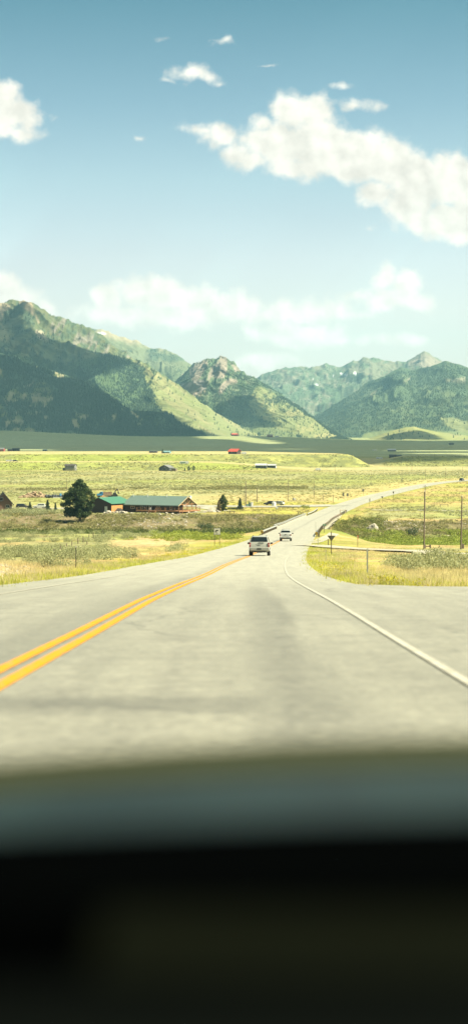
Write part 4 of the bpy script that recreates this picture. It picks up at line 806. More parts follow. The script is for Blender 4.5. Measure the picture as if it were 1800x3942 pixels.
parked('black car parked left of the pale tank, nose down left', 1062, 738, R(72), WAG, M_BPAINT)
for (lb, px, rw, pt, rz) in (('tiny white car at the left edge on the middle terrace, left one of two', 24, 1777, M_WPAINT, R(-70)), ('tiny white car on the middle terrace, right one of two, beside a dark car', 36, 1777, M_WPAINT, R(-80)), ('tiny dark car right of two white cars on the middle terrace', 50, 1777, M_BPAINT, R(-85))):
    x, y, z = hit(px, rw, 1200); vehicle('parked_car', lb, 'car', (x, y, z + 0.03), rz, 0, WAG, pt, 0.36, (0.95, 3.95), [('side', 0.8, 3.0)], group='cars parked on the middle terrace')

# ================================================================== houses
def house(name, label, cat, loc, rz, Lx, Wy, hw, hr, mw, mr, over=0.5, ridge='x', win=(), doors=(), group=None, chimney=None, mframe=None, base=True):
    root = empty(name, loc, rz); tag(root, label, cat, group); m = MB(); a, b = Lx / 2, Wy / 2
    bt = -0.8
    if ridge == 'x': m.prism([(-b, bt), (b, bt), (b, hw), (0, hr), (-b, hw)], 'x', -a, a)
    else: m.prism([(-a, bt), (a, bt), (a, hw), (0, hr), (-a, hw)], 'y', -b, b)
    m.build('wall', mw, root)
    half = b if ridge == 'x' else a; lng = (a if ridge == 'x' else b) + over; sl = (hr - hw) / half; th = 0.14; e_ = half + over
    zt = hr + 0.03; ze = hr - sl * e_ + 0.03
    poly = [(-e_, ze), (0, zt), (e_, ze), (e_, ze + th), (0, zt + th), (-e_, ze + th)]
    m = MB(); m.prism(poly, ridge, -lng, lng); rf = m.build('roof', mr, root)
    if chimney:
        m = MB(); m.box(chimney, (0.6, 0.6, 1.6)); m.build('chimney', M_GREY, rf)
    for (face, u, z, w_, h_) in win: opening(root, 'window', face, u, z, w_, h_, a, b, M_GLASS, mframe or M_WHITE)
    for (face, u, z, w_, h_, md) in doors: opening(root, 'door', face, u, z, w_, h_, a, b, md, mframe or M_WHITE)
    return root
def opening(root, kind, face, u, z, w_, h_, a, b, mat, mf):
    def put_(m, uu, zz, dw, dh, off, th):
        if face == 'front': m.box((uu, -b - off, zz), (dw, th, dh))
        elif face == 'right': m.box((a + off, uu, zz), (th, dw, dh))
        else: m.box((-a - off, uu, zz), (th, dw, dh))
    f_ = 0.09; m = MB()
    put_(m, u, z + h_ / 2 + f_ / 2, w_ + 2 * f_, f_, 0.03, 0.1); put_(m, u, z - h_ / 2 - f_ / 2, w_ + 2 * f_, f_, 0.03, 0.1); put_(m, u - w_ / 2 - f_ / 2, z, f_, h_, 0.03, 0.1); put_(m, u + w_ / 2 + f_ / 2, z, f_, h_, 0.03, 0.1)
    if kind == 'window': put_(m, u, z, 0.05, h_, 0.035, 0.08)
    o = m.build(kind, mf, root); m = MB(); put_(m, u, z, w_, h_, 0.01, 0.06); m.build('pane' if kind == 'window' else 'panel', mat, o)
    if kind == 'door': m = MB(); put_(m, u + w_ * 0.38, z - 0.05, 0.08, 0.12, 0.07, 0.05); m.build('handle', M_TRIM, o)
YAW = R(-28); uX = np.array([math.cos(YAW), math.sin(YAW)]); vX = np.array([-math.sin(YAW), math.cos(YAW)])
O0 = np.array([(428 - 900) / F * 650, 650.0]); ZP = -26.42
def hp(a, b): p = O0 + uX * a + vX * b; return (p[0], p[1], ZP)
g = house('garage', 'dark brown garage with a bright green metal roof and an orange plank side', 'garage', hp(-5.1, 7), YAW, 10.2, 14, 3.3, 5.3, M_LOG, M_RGREEN, 0.45, 'y', doors=[('front', 3.0, 1.15, 0.95, 2.1, M_WHITE)])
m = MB(); m.box((5.1 + 0.06, -3.1, 1.30), (0.10, 7.6, 2.6)); 
pl = m.build('plank_side', M_CEDAR, g)
m = MB(); m.prism([(-1.5, -0.4), (1.5, -0.4), (1.5, 0.5), (0, 1.6), (-1.5, 0.5)], 'x', -0.9, 0.9); kn = m.build('shadow_block', M_RDARK, None, loc=(hp(1.6, 3.0))); kn.rotation_euler = (0, 0, YAW); tag(kn, 'small dark peaked kennel standing against the orange plank side of the garage', 'shadow_block')  # dark block added in place of the triangular shadow on the plank side
LH = house('long_house', 'long dark log house with pale green metal roof, timber deck and open porch', 'house', hp(8.75, 15), YAW, 17.5, 12, 3.0, 5.7, M_LOG, M_RPALE, 0.0, 'x',
           win=[('front', -5.2, 1.75, 1.5, 0.8), ('front', -1.5, 1.8, 0.9, 0.9), ('front', 5.4, 1.75, 1.3, 1.0), ('right', -2.5, 1.7, 1.6, 1.2)], doors=[('front', 1.2, 1.95, 0.85, 2.0, M_GLASS), ('front', 2.25, 1.95, 0.85, 2.0, M_GLASS)])
for ch in list(LH.children):
    if ch.name.startswith('roof'): bpy.data.objects.remove(ch)
# local frame of the long house: x = a - 8.75, y = b - 15
sl = 2.7 / 6; e_ = 6.9; m = MB(); ze = 5.73 - sl * e_
m.prism([(-e_, ze), (0, 5.73), (e_, ze), (e_, ze + 0.14), (0, 5.87), (-e_, ze + 0.14)], 'x', -9.2, 14.4)
for x in np.arange(-9.0, 14.3, 0.9):
    for sg in (-1, 1): m.add([(x, 0, 5.87), (x + 0.06, 0, 5.87), (x + 0.06, 0, 5.93), (x, 0, 5.93), (x, sg * e_, ze + 0.14), (x + 0.06, sg * e_, ze + 0.14), (x + 0.06, sg * e_, ze + 0.20), (x, sg * e_, ze + 0.20)], [(0, 1, 5, 4), (1, 2, 6, 5), (2, 3, 7, 6), (3, 0, 4, 7), (0, 3, 2, 1), (4, 5, 6, 7)])
rf = m.build('roof', M_RPALE, LH)
for x, hh in ((-8.0, 0.5), (-2.0, 0.45), (6.0, 0.45)): m = MB(); m.tube((x, -0.9, 5.3), (x, -0.9, 5.95 + hh), 0.11, n=10); m.build('vent_pipe', M_WHITE, rf)
m = MB(); m.box((13.2, 3.2, 5.0), (0.9, 0.9, 1.9)); m.build('chimney', M_WHITE, rf)
m = MB()
for y in (-e_, e_): m.box((2.6, y * 0.995, ze - 0.07), (23.4, 0.1, 0.22))
m.build('fascia', M_RPALE, LH)
for sg in (-1, 1):
    m = MB(); m.add([(14.42, sg * e_, ze - 0.15), (14.42, 0, 5.62), (14.42, 0, 5.86), (14.42, sg * e_, ze + 0.13), (14.34, sg * e_, ze - 0.15), (14.34, 0, 5.62), (14.34, 0, 5.86), (14.34, sg * e_, ze + 0.13)], [(0, 1, 2, 3), (7, 6, 5, 4), (0, 4, 5, 1), (3, 2, 6, 7), (0, 3, 7, 4), (1, 5, 6, 2)]); m.build('rake_board', M_PALEW, LH)
for (x, y) in ((14.0, -6.3), (14.0, -3.2), (14.0, 0.0), (14.0, 3.2), (14.0, 6.3), (11.4, -6.3), (9.6, -8.3)):
    top = 5.73 - sl * abs(y) - 0.03; m = MB(); m.tube((x, y, -0.6), (x, y, top if y > -8 else 2.0), 0.13, n=8); m.build('post', M_DECK, LH)
m = MB(); m.box((14.0, 0, 3.0), (0.2, 12.6, 0.22)); m.tube((14.0, 0, 3.1), (14.0, -2.5, 4.4), 0.08); m.tube((14.0, 0, 3.1), (14.0, 2.5, 4.4), 0.08); m.build('porch_truss', M_DECK, LH)
m = MB(); m.box((6.9, -7.5, 0.82), (17.8, 3.0, 0.14)); m.box((12.3, 0.2, 0.82), (7.0, 12.4, 0.14)); m.box((6.9, -9.04, 0.66), (17.8, 0.08, 0.3)); m.box((15.84, -1.4, 0.66), (0.08, 15.2, 0.3)); dk = m.build('deck', M_DECK, LH)
for x in np.arange(-1.8, 15.9, 2.2): m = MB(); m.box((x, -8.9, 0.1), (0.14, 0.14, 1.5)); m.build('post', M_DECK, dk)
def rail_run(p, q, n):
    m = MB(); p = Vector(p); q = Vector(q); d = q - p; ang = math.atan2(d.y, d.x); c_ = (p + q) / 2
    m.box((c_.x, c_.y, 1.92), (d.length, 0.09, 0.07), rz=ang); m.box((c_.x, c_.y, 1.12), (d.length, 0.06, 0.06), rz=ang)
    for k in range(n + 1):
        r = p + d * k / n; m.box((r.x, r.y, 1.40), (0.11, 0.11, 1.1))
    k = int(d.length / 1.1)
    for j in range(k):
        r = p + d * (j + 0.5) / k; m.box((r.x, r.y, 1.5), (0.035, 0.035, 0.8))
    m.build('railing', M_DECK, LH)
rail_run((-1.9, -8.9, 0), (3.6, -8.9, 0), 3); rail_run((6.4, -8.9, 0), (15.75, -8.9, 0), 5); rail_run((15.75, -8.9, 0), (15.75, 6.1, 0), 6)
m = MB()
for k in range(5): m.box((5.0, -9.2 - 0.28 * k, 0.72 - 0.17 * k), (2.7, 0.3, 0.06))
for x in (3.6, 6.4): m.add([(x, -9.1, 0.9), (x, -10.6, 0.0), (x, -10.6, -0.25), (x, -9.1, 0.55), (x + 0.07, -9.1, 0.9), (x + 0.07, -10.6, 0.0), (x + 0.07, -10.6, -0.25), (x + 0.07, -9.1, 0.55)], [(0, 1, 2, 3), (7, 6, 5, 4), (0, 4, 5, 1), (1, 5, 6, 2), (2, 6, 7, 3), (3, 7, 4, 0)])
m.tube((6.5, -9.1, 1.9), (6.5, -10.6, 0.9), 0.04); m.tube((6.5, -10.6, -0.2), (6.5, -10.6, 0.95), 0.05); m.build('steps', M_DECK, LH)
# furniture on the deck, flag, ladder frame
def onhouse(x, y, z): p = np.array(hp(8.75 + x, 15 + y)[:2]); return (p[0], p[1], ZP + z)
def chair(label, x, y, rz, mat):
    r = empty('deck_chair', onhouse(x, y, 0.90), YAW + rz); tag(r, label, 'chair', 'chairs on the deck')
    m = MB(); m.box((0, 0, 0.42), (0.6, 0.55, 0.06)); m.build('seat', mat, r); m = MB(); m.box((0, 0.28, 0.75), (0.6, 0.06, 0.7), rx=-0.2); m.build('backrest', mat, r)
    for sx in (-1, 1):
        for sy in (-1, 1): m = MB(); m.box((sx * 0.26, sy * 0.24, 0.2), (0.06, 0.06, 0.42)); m.build('leg', mat, r)
        m = MB(); m.box((sx * 0.3, 0, 0.62), (0.08, 0.55, 0.04)); m.build('armrest', mat, r)
chair('orange wooden chair on the deck right of the steps', 6.6, -7.4, 0.3, M_DECK); chair('pale chair on the deck before the glazed doors', 2.9, -7.6, -0.4, M_WHITE); chair('dark chair at the left end of the deck', -1.0, -7.5, 0.1, M_TRIM)
r = empty('barbecue', onhouse(0.2, -7.2, 0.9), YAW); tag(r, 'black lidded barbecue near the left end of the deck', 'barbecue'); m = MB(); m.box((0, 0, 0.85), (0.9, 0.5, 0.3)); m.lump((0, 0, 1.05), (0.46, 0.27, 0.22), rough=0.02); m.build('lid', M_BPAINT, r); m = MB(); [m.box((sx * 0.38, sy * 0.2, 0.35), (0.05, 0.05, 0.7)) for sx in (-1, 1) for sy in (-1, 1)]; m.build('stand', M_TRIM, r)
r = empty('flag', onhouse(15.95, -5.0, 1.9), YAW); tag(r, 'small faded red and white flag hanging from the right end of the deck', 'flag'); m = MB(); m.tube((0, 0, -0.2), (0.5, -0.2, 1.9), 0.03); m.build('pole', M_PALEW, r)
m = MB(); vsl = []; n_ = 7
for j in range(n_):
    for i in range(5): vsl.append((0.45 - 0.09 * j + 0.05 * math.sin(i + j), -0.2 + 0.17 * i - 0.03 * j, 1.8 - 0.23 * j - 0.06 * i))
m.add(vsl, [(j * 5 + i, j * 5 + i + 1, j * 5 + i + 6, j * 5 + i + 5) for j in range(n_ - 1) for i in range(4)]); fl = m.build('cloth', [M_SWHT, G_('flag_red', (0.42, 0.12, 0.10), vary=0.05)], r)
for i_, p_ in enumerate(fl.data.polygons): p_.material_index = (i_ % 4) % 2
sm = fl.modifiers.new('thick', 'SOLIDIFY'); sm.thickness = 0.01
r = empty('swing_frame', onhouse(17.6, -7.2, -0.1), YAW + 0.4); tag(r, 'yellow timber A-frame standing at the right corner of the deck', 'frame')
for sx in (-1, 1):
    for sy in (-1, 1): m = MB(); m.tube((sx * 1.3, sy * 0.9, 0), (sx * 1.2, 0, 2.1), 0.06); m.build('leg', M_DECK, r)
m = MB(); m.tube((-1.4, 0, 2.1), (1.4, 0, 2.1), 0.06); m.build('top_beam', M_DECK, r); m = MB(); m.box((0, 0, 0.7), (1.1, 0.4, 0.06)); [m.tube((sx * 0.5, 0, 0.7), (sx * 0.5, 0, 2.1), 0.015) for sx in (-1, 1)]; m.build('seat', M_DECK, r)
# chimney pipes of a second house behind: a low metal post by the ridge
# cabin at the left edge
x, y, z = at(8, 668)
CB = house('cabin', 'brown boarded cabin with steep dark-edged roof at the left edge', 'cabin', (x, y + 4, z + 0.1), R(9), 6.2, 8, 3.0, 6.7, M_BROWN, M_RDARK, 0.65, 'y', win=[('front', 1.5, 1.75, 1.15, 0.95), ('front', -0.9, 4.4, 1.3, 1.1), ('right', -1.5, 1.7, 0.9, 0.9)])
for sg in (-1, 1): m = MB(); sl2 = 3.7 / 3.1; m.add([(0, -4.67, 6.75), (sg * 3.72, -4.67, 6.75 - sl2 * 3.72), (sg * 3.72, -4.67, 6.35 - sl2 * 3.72), (0, -4.67, 6.32), (0, -4.60, 6.75), (sg * 3.72, -4.60, 6.75 - sl2 * 3.72), (sg * 3.72, -4.60, 6.35 - sl2 * 3.72), (0, -4.60, 6.32)], [(0, 1, 2, 3), (7, 6, 5, 4), (0, 4, 5, 1), (1, 5, 6, 2), (2, 6, 7, 3), (3, 7, 4, 0)]); m.build('rake_board', M_RDARK, CB)
m = MB(); m.box((-0.9, -4.5, 3.7), (1.9, 0.9, 0.1)); [m.box((-0.9 + dx, -4.9, 4.1), (0.06, 0.06, 0.8)) for dx in (-0.9, -0.45, 0, 0.45, 0.9)]; m.box((-0.9, -4.9, 4.5), (1.9, 0.08, 0.08)); m.build('balcony', M_TRIM, CB)
m = MB(); m.box((2.75, -4.15, 1.5), (0.3, 0.22, 0.5)); m.build('meter_box', M_WHITE, CB)

# far buildings
def far(px, row, D0=1100): return hit(px, row, D0)
x, y, z = far(271, 1812); A2 = house('house', 'two-storey tan house with dark hipped roof alone on the plain', 'house', (x, y + 4, z), R(-10), 8.6, 7, 4.3, 5.4, M_GREY, M_RDARK, 0.5, 'x', win=[('front', -2.4, 3.4, 1.3, 0.8), ('front', -2.4, 1.2, 1.3, 0.8), ('front', 1.6, 3.4, 1.0, 0.8)])
m = MB(); m.box((0.3, -3.72, 0.95), (7.6, 0.4, 1.8)); m.build('lower_wall', M_TANW, A2); m = MB(); m.box((5.2, -1.8, 2.2), (1.8, 1.6, 0.3)); m.box((4.8, -2.5, 1.0), (0.4, 0.3, 2.4)); m.build('porch', M_WHITE, A2)
m = MB(); m.box((-5.2, -2.6, 1.2), (1.6, 1.6, 2.4)); m.build('lean_to', M_RDARK, A2)
x, y, z = far(640, 1813); B2 = house('cottage', 'dark grey gabled cottage alone on the plain', 'house', (x, y + 5, z), R(-22), 9.4, 10, 2.7, 4.9, M_GREYD, M_RGREY, 0.4, 'y', win=[('front', 0.6, 3.1, 0.9, 0.9), ('front', -1.8, 1.4, 1.1, 1.0), ('front', 2.3, 1.4, 1.1, 1.0), ('right', -1.0, 1.4, 1.4, 1.0)])
m = MB(); m.box((8.2, -2.5, 1.1), (4.0, 3.0, 2.0)); m.build('annex', M_WOOD, B2); m = MB(); m.box((8.2, -2.5, 2.2), (4.5, 3.5, 0.15)); m.build('annex_roof', M_RTIN, B2)
def camper(name, label, x, y, z, rz, L_, h_, band=True, group=None):
    r = empty(name, (x, y, z), rz); tag(r, label, 'camper', group); m = MB(); m.prism([(-L_ / 2, 0.5), (L_ / 2, 0.5), (L_ / 2, h_ * 0.75), (L_ / 2 - 0.6, h_), (-L_ / 2 + 0.8, h_), (-L_ / 2, h_ * 0.7)], 'y', -1.2, 1.2); m.build('body', M_WHITE, r, bevel=0.12, smooth=True)
    if band: m = MB(); m.box((-L_ * 0.12, -1.22, h_ * 0.52), (L_ * 0.55, 0.06, h_ * 0.3)); m.build('window', G_('green_glass', (0.04, 0.12, 0.07), rough=0.3), r)
    for sx in (-0.25, 0.25): m = MB(); m.tube((sx * L_, -1.1, 0.4), (sx * L_, -0.85, 0.4), 0.4, n=14); m.build('wheel', M_RUB, r)
    m = MB(); m.tube((-L_ / 2, 0, 0.6), (-L_ / 2 - 1.2, 0, 0.5), 0.06); m.build('tow_bar', M_TRIM, r)
    return r
x, y, z = far(708, 1788); camper('camper', 'long white camper with a green window band behind the grey cottage', x, y, z, R(4), 8.2, 2.7)
x, y, z = far(1005, 1803); D2 = house('shed', 'left one of two joined dark sheds with pale roofs on the plain', 'shed', (x, y + 4, z), R(-6), 9.5, 8, 2.6, 4.0, M_GREYD, M_RTIN, 0.5, 'x', doors=[('front', 1.0, 1.1, 1.8, 2.0, M_RDARK)], group='pale-roofed sheds')
x, y, z = far(1046, 1802); house('shed', 'right one of two joined dark sheds, with a white gable end', 'shed', (x, y + 4, z), R(-14), 7.4, 5, 2.3, 3.3, M_GREYD, M_RTIN, 0.4, 'x', doors=[('right', 0, 1.0, 2.4, 1.8, M_WHITE)], group='pale-roofed sheds')
x, y, z = far(902, 1748, 1500); E2 = house('cabin', 'log cabin with a bright red roof on the terrace edge', 'cabin', (x, y + 4, z), R(-30), 9.5, 8, 2.7, 5.0, M_LOG, M_RRED, 0.6, 'x', win=[('front', -1, 1.5, 1.2, 0.9)], chimney=(-4.2, 0, 5.2))
x, y, z = far(938, 1749, 1500); camper('camper', 'white camper parked right of the red-roofed cabin', x, y, z, R(8), 4.8, 2.3, False)
for (px, rw, w_, h1, h2, mw, mr, lb, nm) in ((6, 1738, 7, 2.6, 4.2, M_BARN, M_RGREY, 'red shed with a white gable at the far left edge of the terrace', 'shed'), (40, 1737, 9, 2.4, 3.6, M_BARN, M_RDARK, 'long low red barn on the terrace, far left', 'barn'), (62, 1737, 13, 4.0, 5.4, M_LOG, M_RDARK, 'tall dark barn on the terrace right of the red ones', 'barn'),
        (173, 1737, 7, 2.2, 3.2, M_GREYD, M_TEAL, 'small shed with a pale blue roof on the left terrace', 'shed'), (590, 1743, 8, 1.5, 2.1, M_RDARK, M_GREYD, 'low dark shed at the terrace edge', 'shed'), (642, 1745, 7.5, 1.3, 2.4, M_TEAL, M_TEAL, 'low teal-roofed shed beside a dark tree on the terrace edge', 'shed')):
    x, y, z = far(px, rw, 1500); house(nm, lb, 'building', (x, y + 3, z), R(-12), w_, 6, h1, h2, mw, mr, 0.3, 'x', group='buildings on the terrace', win=[('front', w_ * 0.2, 1.2, 1.0, 0.6)])
for (px, D, w_, h1, h2, mw, mr, lb) in ((1506, 3300, 15, 2.6, 4.6, M_GREY, M_RTIN, 'long pale barn on the shaded valley floor'), (1510, 2300, 9, 2.6, 3.8, M_RDARK, M_RDARK, 'dark barn, left of the two behind the right terrace'), (1533, 2310, 7, 2.2, 3.2, M_RDARK, M_GREYD, 'dark barn, right of the two behind the right terrace'), (904, 7050, 26, 6, 10, M_BARN, M_RRED, 'tiny red farmhouse at the foot of the grassy spur'), (1038, 6900, 22, 6, 10, M_BARN, M_TANW, 'tiny red and pale farmhouse on the fan below the spur'), (1735, 5200, 14, 3, 5, M_RDARK, M_RDARK, 'tiny dark barn at the right of the shaded floor')):
    x, y, z = at(px, D); house('barn', lb, 'barn', (x, y, z + (2.5 if D == 2300 or D == 2310 else 0)), R(-8), w_, w_ * 0.55, h1, h2, mw, mr, 0.3, 'x', group='farm buildings across the valley')
for (px, D, L_, lb) in ((1458, 2150, 7.5, 'small white trailer at the edge of the right terrace'), (1223, 1540, 4.5, 'tiny white trailer at the foot of the terrace in the middle'), (1440, 3400, 8, 'white tank trailer on the shaded valley floor'), (1782, 2100, 4, 'tiny white trailer on the right terrace edge'), (1066, 6850, 14, 'tiny white shed beside the farmhouse on the fan')):
    x, y, z = at(px, D); camper('trailer', lb, x, y, z + (1.5 if px == 1458 else 0), R(5), L_, 2.2 if L_ < 10 else 6, False, 'white trailers across the valley')

# ================================================================== truck, digger, heaps behind the garage
x, y, z = at(402, 826); T = empty('stake_truck', (x, y, z), R(8)); tag(T, 'old blue truck with rusty stake bed parked behind the green-roofed garage', 'truck')
m = MB(); m.prism([(-3.4, 1.1), (-3.4, 1.75), (-2.3, 1.95), (-1.95, 2.75), (-0.7, 2.8), (-0.55, 1.1)], 'y', -1.05, 1.05); m.build('cab', M_BLUEP, T, bevel=0.07, smooth=True)
m = MB(); m.prism([(-2.15, 2.0), (-1.9, 2.6), (-1.2, 2.62), (-1.2, 2.0)], 'y', -1.08, 1.08); m.build('side_window', M_GLASS, T); m = MB(); m.add([(-2.34, -0.85, 2.02), (-2.34, 0.85, 2.02), (-2.02, 0.8, 2.68), (-2.02, -0.8, 2.68), (-2.28, -0.85, 2.0), (-2.28, 0.85, 2.0), (-1.96, 0.8, 2.66), (-1.96, -0.8, 2.66)], [(0, 1, 2, 3), (7, 6, 5, 4), (0, 4, 5, 1), (2, 6, 7, 3)]); m.build('windscreen', M_GLASS, T)
m = MB(); m.box((-3.45, 0, 1.4), (0.08, 1.5, 0.6)); m.build('grille', M_TRIM, T)
m = MB(); m.box((1.4, 0, 1.2), (3.8, 2.3, 0.15)); bd_ = m.build('bed', M_RUST, T)
for yy_2 in (-1.12, 1.12):
    m = MB(); [m.box((1.4, yy_2, 1.5 + 0.28 * k), (3.8, 0.05, 0.16)) for k in range(5)]; [m.box((-0.4 + 0.75 * k, yy_2 * 1.03, 2.0), (0.1, 0.08, 1.6)) for k in range(6)]; m.build('stake_side', M_RUST, bd_)
for wx in (-2.4, 1.6, 2.4):
    for sg in (-1, 1): m = MB(); m.tube((wx, sg * 0.75, 0.5), (wx, sg * 1.05, 0.5), 0.5, n=16); m.build('wheel', M_RUB, T, smooth=True)
m = MB(); m.box((-0.2, 0, 0.85), (6.4, 0.9, 0.3)); m.build('chassis', M_TRIM, T)
x, y, z = at(440, 828); T = empty('digger', (x, y, z), R(6)); tag(T, 'dark wheeled digger with folded arm raised, right of the blue truck', 'digger')
m = MB(); m.box((0, 0, 1.1), (3.2, 1.5, 0.9)); m.build('chassis', M_DARKIRON, T, bevel=0.08); m = MB(); m.prism([(-0.6, 1.5), (-0.5, 2.5), (0.6, 2.5), (0.9, 1.5)], 'y', -0.7, 0.7); m.build('cab', M_DARKIRON, T, bevel=0.06)
m = MB(); m.tube((1.1, 0, 1.4), (0.3, 0, 2.9), 0.24, 0.2); m.tube((0.3, 0, 2.9), (1.5, 0, 4.2), 0.2, 0.22); m.tube((1.5, 0, 4.2), (1.9, 0, 2.7), 0.2, 0.16); m.build('arm', M_DARKIRON, T); m = MB(); m.prism([(1.4, 2.5), (2.2, 2.7), (2.3, 2.1), (1.8, 1.8)], 'y', -0.45, 0.45); m.build('bucket', M_TRIM, T, bevel=0.03)
for (wx, rr) in ((-1.2, 0.5), (1.0, 0.7)):
    for sg in (-1, 1): m = MB(); m.tube((wx, sg * 0.65, rr), (wx, sg * 1.0, rr), rr, n=16); m.build('wheel', M_RUB, T, smooth=True)
def heap(name, px0, px1, D, h_, mat, n, smin, smax, seed, depth=4.0, kindl=None):
    rr = random.Random(seed); m = MB(); x0, _, _ = at(px0, D); x1, _, _ = at(px1, D)
    for k in range(n):
        t_ = rr.random(); env = math.sin(math.pi * (0.04 + 0.92 * t_)) ** 0.8 * (0.75 + 0.25 * math.sin(7 * t_ + seed)); dd = rr.uniform(-1, 1); zz = h_ * env * (1 - abs(dd)) * rr.uniform(0.5, 1.0); X_ = x0 + (x1 - x0) * t_; Y_ = D + dd * depth / 2
        s_ = rr.uniform(smin, smax); m.lump((X_, Y_, t1(X_, Y_) + zz), (s_ * rr.uniform(0.8, 1.4), s_ * rr.uniform(0.8, 1.3), s_ * rr.uniform(0.5, 0.9)), seed=seed * 100 + k, rough=0.2, sub=1)
    o = m.build(name, mat); tag(o, kind='stuff' if not kindl else None)
    if kindl: tag(o, *kindl)
    return o
heap('rubble_mound', 75, 205, 832, 3.0, M_SOIL, 260, 0.25, 0.8, 5, 5)
heap('firewood_heap', 384, 422, 818, 1.6, G_('split_wood', (0.42, 0.25, 0.12), rough=0.9, vary=0.3), 90, 0.15, 0.4, 6, 3)
heap('stone_heap', 785, 846, 658, 1.0, M_ROCK, 120, 0.15, 0.5, 7, 3)
heap('stone_heap', 1418, 1446, 566, 3.2, M_ROCK, 130, 0.25, 0.75, 8, 3)
heap('stone_rubble', 715, 760, 655, 0.5, M_ROCK, 60, 0.1, 0.3, 9, 2)
def stones(pxs, D0, D1, n, seed, smin, smax):
    rr = random.Random(seed); m = MB()
    for k in range(n):
        px = rr.uniform(*pxs); D = rr.uniform(D0, D1); X_, Y_, Z_ = at(px, D); s_ = rr.uniform(smin, smax) ** 1.0 * (1.8 if rr.random() < 0.08 else 1); m.lump((X_, Y_, Z_ + s_ * 0.3), (s_ * rr.uniform(0.8, 1.5), s_, s_ * rr.uniform(0.5, 0.9)), seed=seed * 50 + k, rough=0.15, sub=1)
    return m.build('scattered_stones', M_ROCK)
for a_ in (((370, 720), 600, 646, 420, 11, 0.09, 0.30), ((0, 1000), 590, 645, 240, 12, 0.08, 0.24), ((1460, 1640), 560, 598, 150, 13, 0.10, 0.34), ((1380, 1800), 545, 600, 160, 14, 0.09, 0.28), ((0, 140), 66, 100, 260, 15, 0.02, 0.07)): tag(stones(*a_), kind='stuff')
# boulders along the front of the garage and the house
for k, (px, D, s_) in enumerate(((402, 647, 0.45), (418, 645, 0.95), (436, 648, 0.5), (450, 648, 0.55), (462, 646, 0.6), (474, 645, 0.8), (486, 648, 0.45), (640, 641, 0.55), (664, 640, 0.5), (726, 648, 0.5), (752, 652, 0.45), (1543, 168, 0.22))):
    X_, Y_, Z_ = at(px, D) if px != 1543 else hit(1543, 2156); m = MB(); m.lump((0, 0, 0), (s_ * 1.2, s_, s_ * 0.75), seed=k, rough=0.16, sub=2); o = m.build('boulder', M_ROCK, loc=(X_, Y_, Z_ + s_ * 0.35), smooth=False)
    lab = ['pale boulder leftmost by the white garage door', 'largest pale boulder, in front of the garage corner', 'small boulder right of the largest one by the garage', 'boulder in front of the shadow block, left one', 'boulder in front of the shadow block, right one', 'big boulder where garage meets house', 'small boulder just right of the kennel', 'boulder under the deck front', 'boulder below the right deck corner', 'boulder right of the timber A-frame', 'boulder left of the stone heap on the yard edge', 'single white rock in the dry grass near the right road edge'][k]
    tag(o, lab, 'boulder', 'boulders around the yard' if px != 1543 else None)
x, y, z = at(216, 826); r = empty('covered_stack', (x, y, z), R(2)); tag(r, 'long stack under black tarpaulin left of the big tree', 'stack'); m = MB()
for k in range(9): m.lump((-4.2 + k * 1.05, 0.2 * math.sin(k), 0.75), (0.9, 1.1, 0.75 + 0.15 * math.sin(2.3 * k)), seed=k, rough=0.12)
m.build('tarpaulin', M_TARP, r, smooth=True); m = MB(); m.box((1.5, -1.6, 0.25), (5.5, 0.6, 0.5)); m.build('pale_base', M_WHITE, r)
x, y, z = at(233, 812); r = empty('barrel_stand', (x, y, z)); tag(r, 'blue barrel on a dark post beside the big tree', 'barrel'); m = MB(); m.tube((0, 0, 1.5), (0, 0, 2.5), 0.42, n=16); m.build('barrel', M_BLUEP, r, smooth=True); m = MB(); m.tube((0, 0, 0), (0, 0, 1.5), 0.12); m.build('post', M_TRIM, r)
# ================================================================== cabinets, tank
def cabinet(name, label, px, D, w_, h_, mat, group=None):
    x, y, z = at(px, D); r = empty(name, (x, y, z), R(12)); tag(r, label, 'utility box', group); m = MB(); m.box((0, 0, h_ / 2), (w_, w_ * 0.8, h_)); m.build('body', mat, r, bevel=0.04); m = MB(); m.box((0, 0, h_ + 0.04), (w_ * 1.1, w_ * 0.9, 0.08)); m.build('lid', mat, r); m = MB(); m.box((0, -w_ * 0.4 - 0.02, h_ * 0.5), (w_ * 0.8, 0.04, h_ * 0.8)); m.build('door', mat, r, bevel=0.01)
UG = 'utility boxes by the pole'
cabinet('utility_box', 'low green utility box, leftmost of the group right of the tall pole', 951, 722, 0.8, 0.8, M_UTIL, UG); cabinet('utility_box', 'tall narrow dark green utility box beside the tall pole', 957.5, 720, 0.35, 1.8, G_('dark_green_box', (0.03, 0.09, 0.06)), UG); cabinet('utility_box', 'pale green utility box, right of the narrow dark one', 963, 718, 0.7, 1.5, M_RPALE, UG); cabinet('utility_box', 'tall white and green utility box, rightmost of the group by the pole', 969, 716, 0.8, 1.9, M_WHITE, UG)
cabinet('utility_box', 'white utility box alone above the side road', 1133, 795, 0.9, 0.8, M_WHITE, UG); cabinet('utility_box', 'small grey-green utility box left of the white one above the side road', 1127, 796, 0.4, 1.1, M_GREY, UG); cabinet('utility_box', 'small white box at the left end of the side road rail', 1064, 698, 0.9, 0.5, M_WHITE, None)
x, y, z = at(1053, 727); r = empty('tank', (x, y, z), R(10)); tag(r, 'pale upright tank between the black car and the white SUV', 'tank'); m = MB(); m.tube((0, 0, 0.1), (0, 0, 1.55), 0.75, n=24); m.tube((0, 0, 1.55), (0, 0, 1.75), 0.75, 0.3, n=24); m.build('body', M_WHITE, r, smooth=True); m = MB(); m.tube((0, 0, 1.74), (0, 0, 1.85), 0.2, n=12); m.build('cap', M_GREY, r); m = MB(); m.box((0.75, 0.1, 0.7), (0.5, 0.7, 1.2)); m.build('side_box', M_WHITE, r, bevel=0.04)

